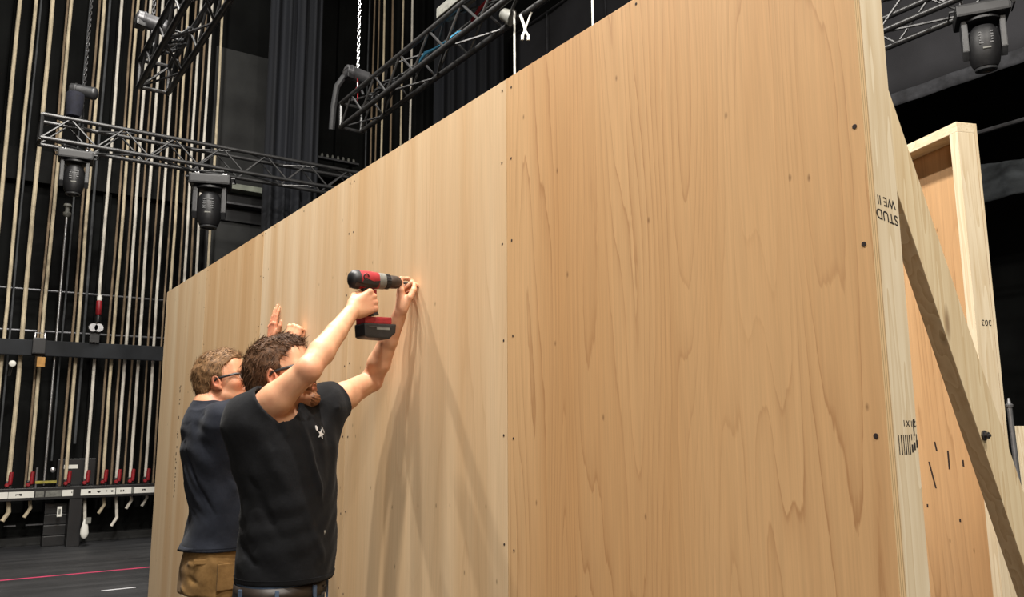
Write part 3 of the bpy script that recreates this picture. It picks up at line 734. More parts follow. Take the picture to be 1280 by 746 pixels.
for x in (0.05,1.40,2.75):
    MB().box((x-0.07,11.18,0),(x+0.07,11.32,0.60),0.008).build('post', M['black_metal'], lr)
rail = thing('index_rail', (1.2,11.18,2.3), 'black horizontal channel crossing in front of the ropes at head height', 'rail')
MB().box((-1.0,11.16,2.235),(3.0,11.22,2.42),0.008).build('channel', simple('channel_paint',(0.011,0.013,0.016,1),0.6,noise=0.25,nscale=5,spec=0.25), rail)
tag(MB().tube([(-1.0,11.52,3.07),(2.83,11.52,3.07)],0.016,8).build('cross_pipe', M['dark_steel'], None, True),'thin dark pipe crossing behind the ropes above the black channel','pipe')
tag(MB().tube([(-1.0,11.50,2.56),(2.83,11.50,2.56)],0.018,8).build('cross_pipe', M['dark_steel'], None, True),'thin dark pipe crossing right above the black channel behind the ropes','pipe')
rc = thing('rail_clamp', (0.875,11.12,2.33), 'black bracket on the channel with a tan wood block below it', 'bracket')
MB().box((0.80,11.08,2.25),(0.94,11.16,2.44),0.012).build('bracket', M['plastic'], rc)
MB().tube([(0.82,11.10,2.44),(0.82,11.10,2.50),(0.92,11.10,2.50),(0.92,11.10,2.44)],0.010,6).build('bail', M['steel'], rc, True)
MB().box((0.86,11.09,2.10),(0.945,11.16,2.215),0.005).build('wood_block', simple('block_wood',srgb(190,140,70),0.6,noise=0.2), rc)
pl = thing('rope_pulley', (1.45,11.12,2.58), 'small twin pulley above the channel on the white rope', 'pulley')
for s in (-0.03,0.03):
    MB().lathe((1.455+s,11.10,2.60),(0,-1,0),[(0,0.05),(0.01,0.055),(0.02,0.04),(0.03,0.055),(0.04,0.05)],14).build('sheave', M['steel'], pl, True)
MB().box((1.40,11.12,2.42),(1.51,11.15,2.66),0.006).build('plate', M['black_metal'], pl)
rh = thing('rope_tag', (1.49,11.3,2.8), 'red sleeve with a white collar on the pale rope above the channel', 'rope fitting')
MB().lathe((1.50,11.31,2.79),(0,0,1),[(0,0.026),(0.01,0.034),(0.17,0.034),(0.18,0.026)],12).build('sleeve', M['red'], rh, True)
MB().lathe((1.50,11.31,2.97),(0,0,1),[(0,0.028),(0.04,0.032),(0.07,0.02)],12).build('collar', M['label_white'], rh, True)
MB().lathe((1.50,11.31,2.70),(0,0,1),[(0,0.03),(0.06,0.034),(0.09,0.024)],12).build('weight', M['black_metal'], rh, True)
kb = thing('white_knob', (0.61,11.2,2.12), 'small white knob below the channel at the left edge', 'knob')
MB().lathe((0.62,11.2,2.13),(0,-1,0),[(0,0.02),(0.02,0.04),(0.05,0.035),(0.06,0.01)],12).build('cap', M['label_white'], kb, True)
MB().tube([(0.62,11.22,2.13),(0.60,11.25,1.99)],0.015,8).build('stem', M['black_metal'], kb, True)
# rope locks
lk = ['first','second','third','fourth','fifth','sixth','seventh','eighth']
for i,x in enumerate((0.70,0.913,1.30,1.502,1.697,1.849,2.004,2.181)):
    t = thing('rope_lock', (x,11.22,0.70), 'red handled rope lock, %s from the left on the white labelled rail'%lk[i], 'rope lock')
    ln = (x in (0.913,1.502))
    MB().box((x-0.035,11.26,0.70),(x+0.035,11.36,0.78),0.008).build('body', M['black_metal'], t)
    MB().lathe((x+0.01,11.245,0.735),(0.05,0,1),[(0,0.012),(0.008,0.022),(0.11,0.024),(0.145,0.022),(0.15,0.012)],10).build('handle', M['red'], t, True)
    MB().lathe((x-0.02,11.24,0.735),(0,-1,0),[(0,0.022),(0.012,0.024),(0.02,0.016)],10).build('knob', M['red'], t, True)
ya = thing('arbor_fitting', (1.04,11.22,0.70), 'yellow and steel fitting at the foot of the grey guide rod', 'bracket')
MB().box((0.96,11.20,0.745),(1.18,11.24,0.775),0.004).build('bar', simple('yellow_paint',srgb(160,150,60),0.5,noise=0.3), ya)
MB().tube([(0.97,11.22,0.70),(0.97,11.22,0.93)],0.012,8).build('pin', M['steel'], ya, True)
MB().lathe((1.13,11.2,0.90),(0,-1,0),[(0,0.03),(0.02,0.03),(0.03,0.012)],10).build('bolt', M['steel'], ya, True)
# hook, tags and dark weights under the rail
hk = thing('rope_hook', (1.50,11.08,0.1), 'white plastic hook hanging low on the pale rope tail under the rail', 'hook')
MB().lathe((1.50,11.08,0.10),(0,0,1),[(0,0.012),(0.02,0.035),(0.06,0.045),(0.14,0.035),(0.2,0.022),(0.22,0.014)],12,sy=0.5).build('body', M['label_white'], hk, True)
MB().box((1.50,11.06,0.27),(1.56,11.09,0.34),0.004).build('tag', M['label_grey'], hk)
tg = thing('post_tag', (1.24,11.16,0.38), 'small white tag on the dark post under the rail', 'tag')
MB().box((1.205,11.15,0.36),(1.255,11.17,0.475),0.003).build('card', M['label_white'], tg)
MB().box((1.218,11.146,0.39),(1.242,11.151,0.45),0.001).build('print', M['label_grey'], tg)
ctr = thing('weight_stack', (1.20,11.4,0), 'dark stack of counterweight boxes behind the post under the rail', 'counterweight')
for k in range(4): MB().box((1.10,11.40,0.0+0.125*k),(1.34,11.60,0.122+0.125*k),0.01).build('weight', M['black_metal'], ctr)
gb_ = thing('gear_housing', (1.44,11.5,0.70), 'black housing with a white plate standing on the labelled rail', 'housing')
MB().box((1.20,11.44,0.70),(1.62,11.58,1.02),0.01).build('case', M['black_metal'], gb_)
MB().box((1.27,11.435,0.90),(1.42,11.44,0.945),0.001).build('plate', M['label_white'], gb_)
for i,(a,b_) in enumerate(((0.70,0.82),(0.92,1.27))):
    tag(MB().box((a,11.45,0.25),(b_,11.47,0.265)).build('floor_bar', M['dark_steel']), ['short grey bar low in the dark under the left end of the rail','longer grey bar low in the dark under the rail'][i], 'bar')
# recessed shelf lit on the scuffed wall
sh = thing('wall_ledge', (3.3,11.6,4.6), 'pale weathered ledge over a dark recess beside the navy curtain', 'ledge')
MB().box((3.0,11.40,4.72),(3.66,11.65,4.80),0.006).build('board', M['beam'], sh)
MB().box((3.0,11.42,4.50),(3.66,11.65,4.53),0.004).build('shelf', M['dark_steel'], sh)
MB().box((3.0,11.60,4.30),(3.66,11.66,4.72),0.004).build('back', M['black_metal'], sh)

sb = thing('fitting_bar', (4.5,11.35,5.3), 'dark bar with a row of small pale fittings above the level truss', 'bar')
MB().box((4.12,11.32,5.18),(4.95,11.40,5.30),0.006).build('bar', M['girt'], sb)
MB().box((4.12,11.30,5.38),(4.95,11.40,5.41),0.004).build('shelf', M['dark_steel'], sb)
MB().box((4.14,11.40,5.18),(4.18,11.70,5.41),0.004).build('bracket', M['girt'], sb)
MB().box((4.88,11.40,5.18),(4.92,11.70,5.41),0.004).build('bracket', M['girt'], sb)
for k in range(9):
    MB().lathe((4.19+0.085*k,11.33,5.41),(0,0,1),[(0,0.018),(0.02,0.022),(0.05,0.016),(0.06,0.006)],10).build('fitting', M['label_grey'], sb, True)
# ------------------------------------------------------------------ floor marks
tag(MB().box((-3,9.03,0),(3.2,9.075,0.0012)).build('floor_tape', M['tape_red']), 'long thin pink tape line across the dark floor', 'tape')
tag(MB().box((1.24,7.94,0),(1.51,7.972,0.0012)).build('floor_tape', M['tape_white']), 'short white tape dash on the dark floor below the pink line', 'tape')

# ------------------------------------------------------------------ light
def area(name, loc, target, size, power, col=(1,0.95,0.88)):
    d = bpy.data.lights.new(name,'AREA'); d.shape = 'DISK'; d.size = size; d.energy = power; d.color = col
    o = link(bpy.data.objects.new(name,d)); o.location = loc
    o.rotation_euler = (Vector(target)-Vector(loc)).to_track_quat('-Z','Y').to_euler()
    return o
area('work_lamp', (0.38,1.75,6.7), (1.0,2.6,1.0), 0.20, 390)
area('work_lamp', (0.42,2.78,6.9), (1.0,2.8,1.0), 0.20, 300)
area('work_lamp', (0.30,5.7,7.0), (1.0,4.4,1.0), 0.22, 420)
area('house_fill', (-0.6,-4.6,6.3), (1.5,2.2,1.2), 1.4, 230, (1,0.9,0.78))
area('house_fill', (-4.6,-3.6,2.9), (2.0,1.6,1.2), 1.8, 110, (1,0.88,0.74))  # added low fill with no known source, stands in for bounce under the brace
area('work_lamp', (0.7,-2.2,7.6), (1.5,1.6,1.2), 0.3, 430)  # extra lamp added so the end stud gets light from behind the camera
area('fly_lamp', (0.8,7.0,8.6), (1.4,11.4,2.5), 0.6, 240, (1,0.96,0.90))
area('side_lamp', (3.6,-2.5,7.5), (4.5,3.0,2.5), 1.0, 190)
wd = bpy.data.worlds.new('world'); scene.world = wd; wd.use_nodes = True
wd.node_tree.nodes['Background'].inputs[0].default_value = (1.0,0.92,0.82,1)
wd.node_tree.nodes['Background'].inputs[1].default_value = 0.08
scene.view_settings.view_transform = 'Standard'; scene.view_settings.look = 'None'
scene.view_settings.gamma = 1.0; scene.view_settings.use_curve_mapping = False
scene.view_settings.exposure = -0.15
scene.cycles.caustics_reflective = False
# ------------------------------------------------------------------ implicit modelling for people
class Grid:
    def __init__(s, lo, hi, h):
        s.lo = np.array(lo, float); s.h = h
        s.n = np.ceil((np.array(hi)-s.lo)/h).astype(int)+1
        s.a = np.full(s.n, 0.2, np.float32)
        s.ax = [s.lo[i]+h*np.arange(s.n[i]) for i in range(3)]
    def win(s, lo, hi, pad):
        i0 = np.maximum(np.floor((np.array(lo)-pad-s.lo)/s.h).astype(int),0)
        i1 = np.minimum(np.ceil((np.array(hi)+pad-s.lo)/s.h).astype(int)+1, s.n)
        if np.any(i1 <= i0): return None
        sl = tuple(slice(a,b) for a,b in zip(i0,i1))
        X = s.ax[0][sl[0]][:,None,None]; Y = s.ax[1][sl[1]][None,:,None]; Z = s.ax[2][sl[2]][None,None,:]
        return sl, X, Y, Z
    def put(s, sl, d, k, op):
        b = s.a[sl]
        if op == 'u':
            if k > 0:
                hh = np.maximum(k-np.abs(b-d),0)/k; s.a[sl] = np.minimum(b,d)-hh*hh*k*0.25
            else: s.a[sl] = np.minimum(b,d)
        elif op == 's':
            d = -d
            if k > 0:
                hh = np.maximum(k-np.abs(b-d),0)/k; s.a[sl] = np.maximum(b,d)+hh*hh*k*0.25
            else: s.a[sl] = np.maximum(b,d)
    def cone(s, a, b, ra, rb, k=0.0, op='u', pad=None):
        a = np.array(a,float); b = np.array(b,float); rm = max(ra,rb)
        w = s.win(np.minimum(a,b), np.maximum(a,b), rm+(pad if pad else 0.05)+k)
        if w is None: return
        sl,X,Y,Z = w; d = b-a; L2 = max(d@d,1e-12)
        t = np.clip(((X-a[0])*d[0]+(Y-a[1])*d[1]+(Z-a[2])*d[2])/L2,0,1)
        D = np.sqrt((X-a[0]-d[0]*t)**2+(Y-a[1]-d[1]*t)**2+(Z-a[2]-d[2]*t)**2)-(ra+(rb-ra)*t)
        s.put(sl, D.astype(np.float32), k, op)
    def chain(s, pts, rs, k=0.0, op='u'):
        for i in range(len(pts)-1): s.cone(pts[i],pts[i+1],rs[i],rs[i+1],k if i==0 else min(k,0.01) if k else 0,op)
    def ell(s, c, r, Rm=None, k=0.0, op='u', plane=None):
        c = np.array(c,float); r = np.array(r,float); rm = r.max()
        w = s.win(c-rm, c+rm, 0.05+k)
        if w is None: return
        sl,X,Y,Z = w; Rm = np.eye(3) if Rm is None else np.array(Rm)   # columns = local axes
        u = [(X-c[0])*Rm[0,i]+(Y-c[1])*Rm[1,i]+(Z-c[2])*Rm[2,i] for i in range(3)]
        q = np.sqrt(sum((u[i]/r[i])**2 for i in range(3))); q2 = np.sqrt(sum((u[i]/r[i]**2)**2 for i in range(3)))
        D = q*(q-1)/np.maximum(q2,1e-6)
        s.put(sl, D.astype(np.float32), k, op)
    def stack(s, secs, inflate=0.0, k=0.0, op='u', p=2.3, zcap=0.03):
        """secs: (z, cx, cy, a_lateral, b_depth, phi_deg) from bottom to top"""
        S = np.array(secs,float); zs = S[:,0]
        ext = max(S[:,3].max(), S[:,4].max())+abs(inflate)
        w = s.win((S[:,1].min()-ext, S[:,2].min()-ext, zs[0]),(S[:,1].max()+ext, S[:,2].max()+ext, zs[-1]),0.08+k)
        if w is None: return
        sl,X,Y,Z = w; z = Z[0,0,:]
        f = lambda c: np.interp(z, zs, S[:,c])
        # smooth interpolation
        def sm(c):
            zz = np.linspace(zs[0]-0.2, zs[-1]+0.2, 400); v = np.interp(zz, zs, S[:,c])
            kk = np.exp(-np.linspace(-2,2,25)**2); kk /= kk.sum()
            v = np.convolve(np.pad(v,12,mode='edge'), kk, mode='valid'); return np.interp(z, zz, v)
        cx,cy,a,b,ph = sm(1),sm(2),sm(3)+inflate,sm(4)+inflate,np.radians(sm(5))
        fx,fy = np.cos(ph),-np.sin(ph)
        dx = X-cx[None,None,:]; dy = Y-cy[None,None,:]
        U = dx*fx+dy*fy            # depth
        V = -dx*fy+dy*fx           # lateral (+ = left)
        q = (np.abs(U/b)**p+np.abs(V/a)**p+1e-9)**(1/p)
        D = (q-1)*np.minimum(a,b)
        D = np.maximum(D, np.maximum(zs[0]-Z-zcap*0, Z-zs[-1]))
        s.put(sl, D.astype(np.float32), k, op)
    def cutcyl(s, p, d, r, length):
        p = np.array(p,float); d = np.array(d,float); d /= np.linalg.norm(d); e = p+d*length
        w = s.win(np.minimum(p,e)-r, np.maximum(p,e)+r, 0.02)
        sl,X,Y,Z = w
        t = (X-p[0])*d[0]+(Y-p[1])*d[1]+(Z-p[2])*d[2]
        rr = np.sqrt(np.maximum((X-p[0])**2+(Y-p[1])**2+(Z-p[2])**2-t*t,0))
        D = np.minimum(np.minimum(t, length-t), r-rr)
        s.a[sl] = np.maximum(s.a[sl], D.astype(np.float32))
    def half(s, p, n, c=None, rad=None):
        """cut away the side the normal points to; optionally only within rad of c"""
        p = np.array(p,float); n = np.array(n,float); n /= np.linalg.norm(n)
        if c is None: w = s.win(s.lo, s.lo+s.n*s.h, 0)
        else: w = s.win(np.array(c)-rad, np.array(c)+rad, 0)
        sl,X,Y,Z = w
        D = (X-p[0])*n[0]+(Y-p[1])*n[1]+(Z-p[2])*n[2]
        if c is not None:
            q = np.sqrt((X-c[0])**2+(Y-c[1])**2+(Z-c[2])**2)-rad
            D = np.minimum(D, -q)
        s.a[sl] = np.maximum(s.a[sl], D.astype(np.float32))
    def fold(s, pts, wd, amp):
        """ridge (amp>0) or groove along a polyline"""
        pts = [np.array(p,float) for p in pts]
        amp0 = amp
        lo = np.min(pts,axis=0); hi = np.max(pts,axis=0)
        w = s.win(lo,hi,wd*2.6)
        if w is None: return
        sl,X,Y,Z = w; best = None
        n = len(pts)-1
        for i in range(n):
            a,b = pts[i],pts[i+1]; d = b-a; L2 = max(d@d,1e-12)
            t = np.clip(((X-a[0])*d[0]+(Y-a[1])*d[1]+(Z-a[2])*d[2])/L2,0,1)
            D2 = (X-a[0]-d[0]*t)**2+(Y-a[1]-d[1]*t)**2+(Z-a[2]-d[2]*t)**2
            tp = np.sqrt(np.clip(np.sin(np.pi*(i+t)/n),0,1))
            v = np.exp(-D2/wd**2)*tp
            best = v if best is None else np.maximum(best,v)
        s.a[sl] -= (amp0*best).astype(np.float32)
    def ripple(s, fn):
        X = s.ax[0][:,None,None]; Y = s.ax[1][None,:,None]; Z = s.ax[2][None,None,:]
        s.a += fn(X,Y,Z).astype(np.float32)
    def shell(s, t):
        s.a = np.maximum(s.a, -(s.a+t))
    def mesh(s, smooth=1):
        g = vdb.FloatGrid(0.2)
        g.copyFromArray(np.ascontiguousarray(np.clip(s.a,-0.2,0.2)))
        out = g.convertToPolygons(0.0, 0.0) if False else g.convertToPolygons(isovalue=0.0, adaptivity=0.0)
        pts, tris, quads = out
        V = np.array(pts,float)*s.h+s.lo
        quads = np.array(quads); 
        # orientation
        c = V[quads]; vol = np.einsum('ij,ij->i', c[:,0], np.cross(c[:,1]-c[:,0], c[:,2]-c[:,0])+np.cross(c[:,2]-c[:,0], c[:,3]-c[:,0])).sum()
        if vol < 0: quads = quads[:,::-1]
        F = quads
        for _ in range(smooth):
            acc = np.zeros_like(V); cnt = np.zeros(len(V))
            for i in range(4):
                for j in ((i+1)%4,(i+3)%4):
                    np.add.at(acc, F[:,i], V[F[:,j]]); np.add.at(cnt, F[:,i], 1)
            V = V*0.5+0.5*acc/np.maximum(cnt,1)[:,None]
        return V, F

def keep_big(V, F, frac=0.02):
    """drop stray islands"""
    n = len(V); lab = np.arange(n)
    for _ in range(400):
        m = lab[F].min(axis=1); old = lab.copy()
        np.minimum.at(lab, F.ravel(), np.repeat(m,4)); lab = lab[lab]
        if np.array_equal(old,lab): break
    ids,cnt = np.unique(lab, return_counts=True)
    good = set(ids[cnt > cnt.max()*frac].tolist())
    keep = np.array([l in good for l in lab]); F = F[keep[F[:,0]]]
    idx = -np.ones(n,int); idx[keep] = np.arange(keep.sum())
    return V[keep], idx[F]

def qmesh(name, V, F, m, parent=None, tint=None):
    org = np.array(ORIGIN[parent.name]) if parent is not None else np.zeros(3)
    me = bpy.data.meshes.new(name)
    me.vertices.add(len(V)); me.vertices.foreach_set('co', (V-org).astype(np.float32).ravel())
    nf = len(F); k = F.shape[1]
    me.loops.add(nf*k); me.loops.foreach_set('vertex_index', F.astype(np.int32).ravel())
    me.polygons.add(nf); me.polygons.foreach_set('loop_start', (np.arange(nf)*k).astype(np.int32))
    me.polygons.foreach_set('use_smooth', np.ones(nf,bool))
    me.update(calc_edges=True); me.validate()
    if tint is not None:
        at = me.color_attributes.new('tint','FLOAT_COLOR','POINT')
        at.data.foreach_set('color', np.hstack([tint,np.ones((len(V),1))]).astype(np.float32).ravel())
    me.materials.append(m)
    o = bpy.data.objects.new(name, me)
    if parent is not None: o.parent = parent
    ORIGIN[o.name] = Vector(org.tolist())
    return link(o)

def nrm(v):
    v = np.array(v,float); return v/np.linalg.norm(v)

def head_frame(phi, pitch, roll=0.0):
    f = np.array([math.cos(R(phi)), -math.sin(R(phi)), 0.0]); l = np.array([math.sin(R(phi)), math.cos(R(phi)), 0.0]); u = np.array([0,0,1.0])
    cp,sp = math.cos(R(pitch)), math.sin(R(pitch))
    F = f*cp+u*sp; U = u*cp-f*sp
    cr,sr = math.cos(R(roll)), math.sin(R(roll))
    L = l*cr+U*sr; U = U*cr-l*sr
    return np.stack([F,L,U],axis=1)     # columns

def add_head(g, C, B, sc=1.0):
    C = np.array(C,float)
    q = lambda x,y,z: C+B@(np.array([x,y,z])*sc)
    e = lambda c,r,k,op='u': g.ell(q(*c), np.array(r)*sc, B, k*sc, op)
    c_ = lambda a,b,ra,rb,k,op='u': g.cone(q(*a),q(*b),ra*sc,rb*sc,k*sc,op)
    e((-0.012,0,0.035),(0.100,0.077,0.088),0.0)
    e((0.028,0,-0.030),(0.064,0.061,0.088),0.03)
    for s in (-1,1):
        c_((0.005,s*0.050,-0.070),(0.072,s*0.016,-0.104),0.020,0.017,0.03)
        e((0.058,s*0.043,-0.028),(0.026,0.022,0.022),0.03)
        c_((0.080,s*0.012,0.014),(0.070,s*0.046,0.014),0.011,0.010,0.02)
    e((0.074,0,-0.103),(0.022,0.024,0.019),0.02)
    e((0.068,0,0.055),(0.030,0.055,0.045),0.03)
    for s in (-1,1):
        e((0.094,s*0.032,-0.006),(0.014,0.019,0.013),0.012,'s')
        e((0.076,s*0.031,-0.006),(0.0125,0.0125,0.0125),0.003)
        c_((0.087,s*0.020,0.001),(0.080,s*0.044,0.000),0.0035,0.0035,0.004)
        c_((0.086,s*0.021,-0.014),(0.079,s*0.043,-0.012),0.003,0.003,0.004)
    c_((0.087,0,0.004),(0.110,0,-0.033),0.0085,0.0115,0.012)
    for s in (-1,1):
        e((0.097,s*0.013,-0.036),(0.012,0.0085,0.009),0.006)
        e((0.103,s*0.007,-0.046),(0.006,0.0045,0.005),0.002,'s')
    c_((0.088,-0.020,-0.064),(0.088,0.020,-0.064),0.008,0.008,0.008)
    c_((0.096,-0.009,-0.062),(0.096,0.009,-0.062),0.0075,0.0075,0.006)
    c_((0.090,-0.015,-0.077),(0.090,0.015,-0.077),0.0085,0.0085,0.007)
    c_((0.102,-0.022,-0.0695),(0.102,0.022,-0.0695),0.0028,0.0028,0.003,'s')
    for s in (-1,1):
        g.ell(q(-0.008,s*0.077,-0.012), np.array((0.021,0.011,0.034))*sc, B@rotz_m(s*18)@rotx_m(s*-8), 0.006*sc)
        g.ell(q(-0.004,s*0.088,-0.008), np.array((0.011,0.009,0.020))*sc, B@rotz_m(s*18), 0.004*sc, 's')
        g.cone(q(0.004,s*0.076,-0.040),q(-0.002,s*0.078,-0.032),0.008*sc,0.009*sc,0.006*sc)
        g.cone(q(0.010,s*0.076,-0.014),q(0.008,s*0.075,-0.020),0.005*sc,0.006*sc,0.004*sc)

def rotz_m(d):
    c,s = math.cos(R(d)),math.sin(R(d)); return np.array([[c,-s,0],[s,c,0],[0,0,1.0]])
def rotx_m(d):
    c,s = math.cos(R(d)),math.sin(R(d)); return np.array([[1,0,0],[0,c,-s],[0,s,c.real if isinstance(c,complex) else c]])

FL = {'i':(0.044,0.026,0.021),'m':(0.048,0.030,0.022),'r':(0.045,0.028,0.022),'p':(0.035,0.021,0.019)}
FR = {'i':(0.0098,0.0088,0.0080,0.0068),'m':(0.0100,0.0090,0.0082,0.0070),'r':(0.0095,0.0085,0.0078,0.0066),'p':(0.0085,0.0076,0.0070,0.0060)}
OFF = {'i':0.030,'m':0.0095,'r':-0.011,'p':-0.0305}
LEN = {'i':0.092,'m':0.096,'r':0.091,'p':0.082}

def add_hand(g, wrist, d, n, s, curl, thumb, spread=0.0, explicit=None, sc=1.0):
    """d wrist->knuckles, n back of hand, s towards the thumb"""
    W_ = np.array(wrist,float); d = nrm(d); n = nrm(np.array(n)-d*np.dot(n,d)); s_ = nrm(np.array(s)-d*np.dot(s,d)-n*np.dot(s,n))
    q = lambda a,b,c: W_+(d*a+s_*b+n*c)*sc
    # palm: metacarpals
    for f in 'imrp':
        g.cone(q(0.012,OFF[f]*0.55,-0.002), q(LEN[f]-0.004,OFF[f],0.0), 0.0165*sc, 0.0118*sc, 0.012*sc)
    g.ell(q(0.045,-0.024,-0.010),np.array((0.040,0.016,0.014))*sc,np.stack([d,s_,n],axis=1),0.012*sc)
    g.ell(q(0.038,0.026,-0.012),np.array((0.036,0.018,0.017))*sc,np.stack([d,s_,n],axis=1),0.012*sc)
    for f in 'imrp':
        g.ell(q(LEN[f],OFF[f],0.003),np.array((0.0115,0.0105,0.0105))*sc,np.stack([d,s_,n],axis=1),0.006*sc)
        if explicit and f in explicit:
            pts = [q(LEN[f]-0.004,OFF[f],0)]+[np.array(p,float) for p in explicit[f]]
        else:
            cu = curl[f]; ang = 0.0; p = q(LEN[f]-0.002,OFF[f],0.0); pts = [p]
            dev = s_*(spread*OFF[f]/0.03)
            for L_,c in zip(FL[f],cu):
                ang += c; dd = nrm(d*math.cos(R(ang))-n*math.sin(R(ang))+dev*max(0,math.cos(R(ang))))
                p = p+dd*L_*sc; pts.append(p)
        rr = [r*sc*0.95 for r in FR[f]]
        for i in range(len(pts)-1):
            g.cone(pts[i],pts[i+1],rr[min(i,3)],rr[min(i+1,3)],0.001 if i else 0.004)
        # knuckle bumps and nail bed
        for i in range(1,len(pts)-1): g.ell(pts[i],np.array((1.08,1.08,1.08))*rr[min(i,3)],None,0.002)
    tp = [np.array(p,float) if len(p)==3 and not isinstance(p,str) else p for p in thumb]
    rt = [0.0155*sc,0.0120*sc,0.0108*sc,0.0080*sc]
    for i in range(len(tp)-1): g.cone(tp[i],tp[i+1],rt[i],rt[i+1],0.010 if i==0 else 0.003)

def add_arm(g, S, E_, W_, r=1.0, handd=None):
    S,E_,W_ = map(lambda p: np.array(p,float),(S,E_,W_))
    g.cone(S,S+(E_-S)*0.45,0.056*r,0.050*r,0.03); g.cone(S+(E_-S)*0.40,E_,0.050*r,0.0395*r,0.012)
    # biceps/triceps mass
    dn = np.array([0,0,-1.0])
    g.ell(S+(E_-S)*0.5+dn*0.010,(0.030*r,0.030*r,0.030*r),None,0.04)
    g.ell(E_,(0.040*r,)*3,None,0.012)
    m = E_+(W_-E_)*0.28
    g.cone(E_,m,0.038*r,0.0425*r,0.012); g.cone(m,E_+(W_-E_)*0.62,0.0425*r,0.034*r,0.01); g.cone(E_+(W_-E_)*0.62,W_,0.034*r,0.0265*r,0.01)

def hair_piece(name, C, B, sc, m, parent, hairline, thick, n_strand, lens, seed, flow, sides=0.0):
    h = 0.0035; C = np.array(C,float)
    g = Grid(C-0.17, C+0.17, h)
    q = lambda x,y,z: C+B@(np.array([x,y,z])*sc)
    g.ell(q(-0.014,0,0.040),np.array((0.100+thick*0.9,0.077+thick*0.75,0.088+thick))*sc,B,0)
    g.ell(q(-0.060,0,-0.020),np.array((0.052+thick*0.6,0.058+thick*0.4,0.075))*sc,B,0.03)
    g.ell(q(0.035,0,0.085),np.array((0.060,0.055,0.030+thick))*sc,B,0.03)
    X = g.ax[0][:,None,None]-C[0]; Y = g.ax[1][None,:,None]-C[1]; Z = g.ax[2][None,None,:]-C[2]
    u = [(X*B[0,i]+Y*B[1,i]+Z*B[2,i])/sc for i in range(3)]
    xs,zs = zip(*hairline)
    lim = np.interp(u[0], xs, zs)
    lump = 0.003*np.sin(70*u[0]+3*np.sin(40*u[1])+20*u[2])*np.sin(55*u[1]+2*np.sin(60*u[2]))
    d = g.a+lump
    d = np.maximum(d, (lim-u[2])*0.75*sc+0.004*np.sin(90*u[0])*np.sin(80*u[1]))
    g.a = d.astype(np.float32)
    V,F = g.mesh(1); V,F = keep_big(V,F,0.05)
    c4 = V[F]; nr = np.cross(c4[:,1]-c4[:,0],c4[:,2]-c4[:,0]); nr /= np.maximum(np.linalg.norm(nr,axis=1),1e-9)[:,None]; ctr = c4.mean(axis=1)
    rl = (ctr-C)@B/sc
    rr = np.random.default_rng(seed)
    ok = np.where((rl[:,2] > np.interp(rl[:,0],xs,zs)+0.004))[0]
    pick = rr.choice(ok, n_strand)
    VS=[V]; base=len(V); FS=[F]
    vv=[]; ff=[]
    for i in pick:
        nn = nr[i]; loc = rl[i]
        fl = B@np.array(flow(loc, rr)); t = fl-nn*np.dot(fl,nn)
        if np.linalg.norm(t) < 1e-6: continue
        t = nrm(t+rr.normal(0,0.18,3)); b = np.cross(nn,t)
        Lh = rr.uniform(*lens)*sc; wd = rr.uniform(0.0011,0.0024)*sc; lift = rr.uniform(0.03,0.22)
        p0 = ctr[i]-nn*0.002
        for j,f in enumerate((0.0,0.4,0.75,1.0)):
            p = p0+t*Lh*f+nn*Lh*(lift*f-lift*0.65*f*f)
            w = wd*(1-0.8*f)
            vv += [p+b*w, p+nn*w*0.9, p-b*w]
        o = base+len(vv)-12
        for j in range(3):
            a = o+j*3
            for k in range(3):
                ff.append((a+k, a+(k+1)%3, a+3+(k+1)%3, a+3+k))
    V = np.vstack([V,np.array(vv)]); F = np.vstack([F,np.array(ff)])
    return qmesh(name, V, F, m, parent)

def glasses(C, B, sc, parent, m, lens_m):
    q = lambda x,y,z: Vector((np.array(C)+B@(np.array([x,y,z])*sc)).tolist())
    fr = MB()
    for s in (-1,1):
        fr.tube([q(-0.012,s*0.084,-0.004),q(0.000,s*0.083,0.006),q(0.040,s*0.078,0.006),q(0.078,s*0.066,0.006),q(0.092,s*0.056,0.004)],[0.003,0.0042,0.0055,0.006,0.0045],8)
        ring = [q(0.104-0.25*abs(a)*0+0.008*math.cos(t)*0-0.18*(0.034+0.025*math.cos(t)-0.012),s*(0.034+0.025*math.cos(t)),-0.006+0.016*math.sin(t)) for a,t in [(0,k*2*math.pi/20) for k in range(21)]]
        fr.tube(ring,0.0022,6,cap=False)
    fr.tube([q(0.103,-0.010,0.0),q(0.108,0,0.002),q(0.103,0.010,0.0)],0.0028,6)
    f = fr.build('glasses', m, parent, True)
    for s in (-1,1):
        lm = MB()
        lm.lathe(q(0.099,s*0.034,-0.006), B@np.array([1.0,s*0.2,0]), [(-0.0008,0.0001),(-0.0008,0.0165*sc),(0.0008,0.0165*sc),(0.0008,0.0001)], 20, up=(B@np.array([0,s*1.0,-s*0.0])).tolist(), sx=1.45, sy=1.0)
        lm.build('lens', lens_m, f, True)
    return f

def lens_mat():
    m, nt, b = mat('clear_lens')
    b.inputs['Transmission Weight'].default_value = 1.0; b.inputs['Roughness'].default_value = 0.03; b.inputs['IOR'].default_value = 1.1
    b.inputs['Base Color'].default_value = (0.85,0.9,0.9,1)
    return m
M['lens'] = lens_mat()
# ------------------------------------------------------------------ the two men
def seg_d(V, a, b):
    a = np.array(a,float); b = np.array(b,float); d = b-a
    t = np.clip(((V-a)@d)/(d@d),0,1); return np.linalg.norm(V-(a+t[:,None]*d),axis=1)

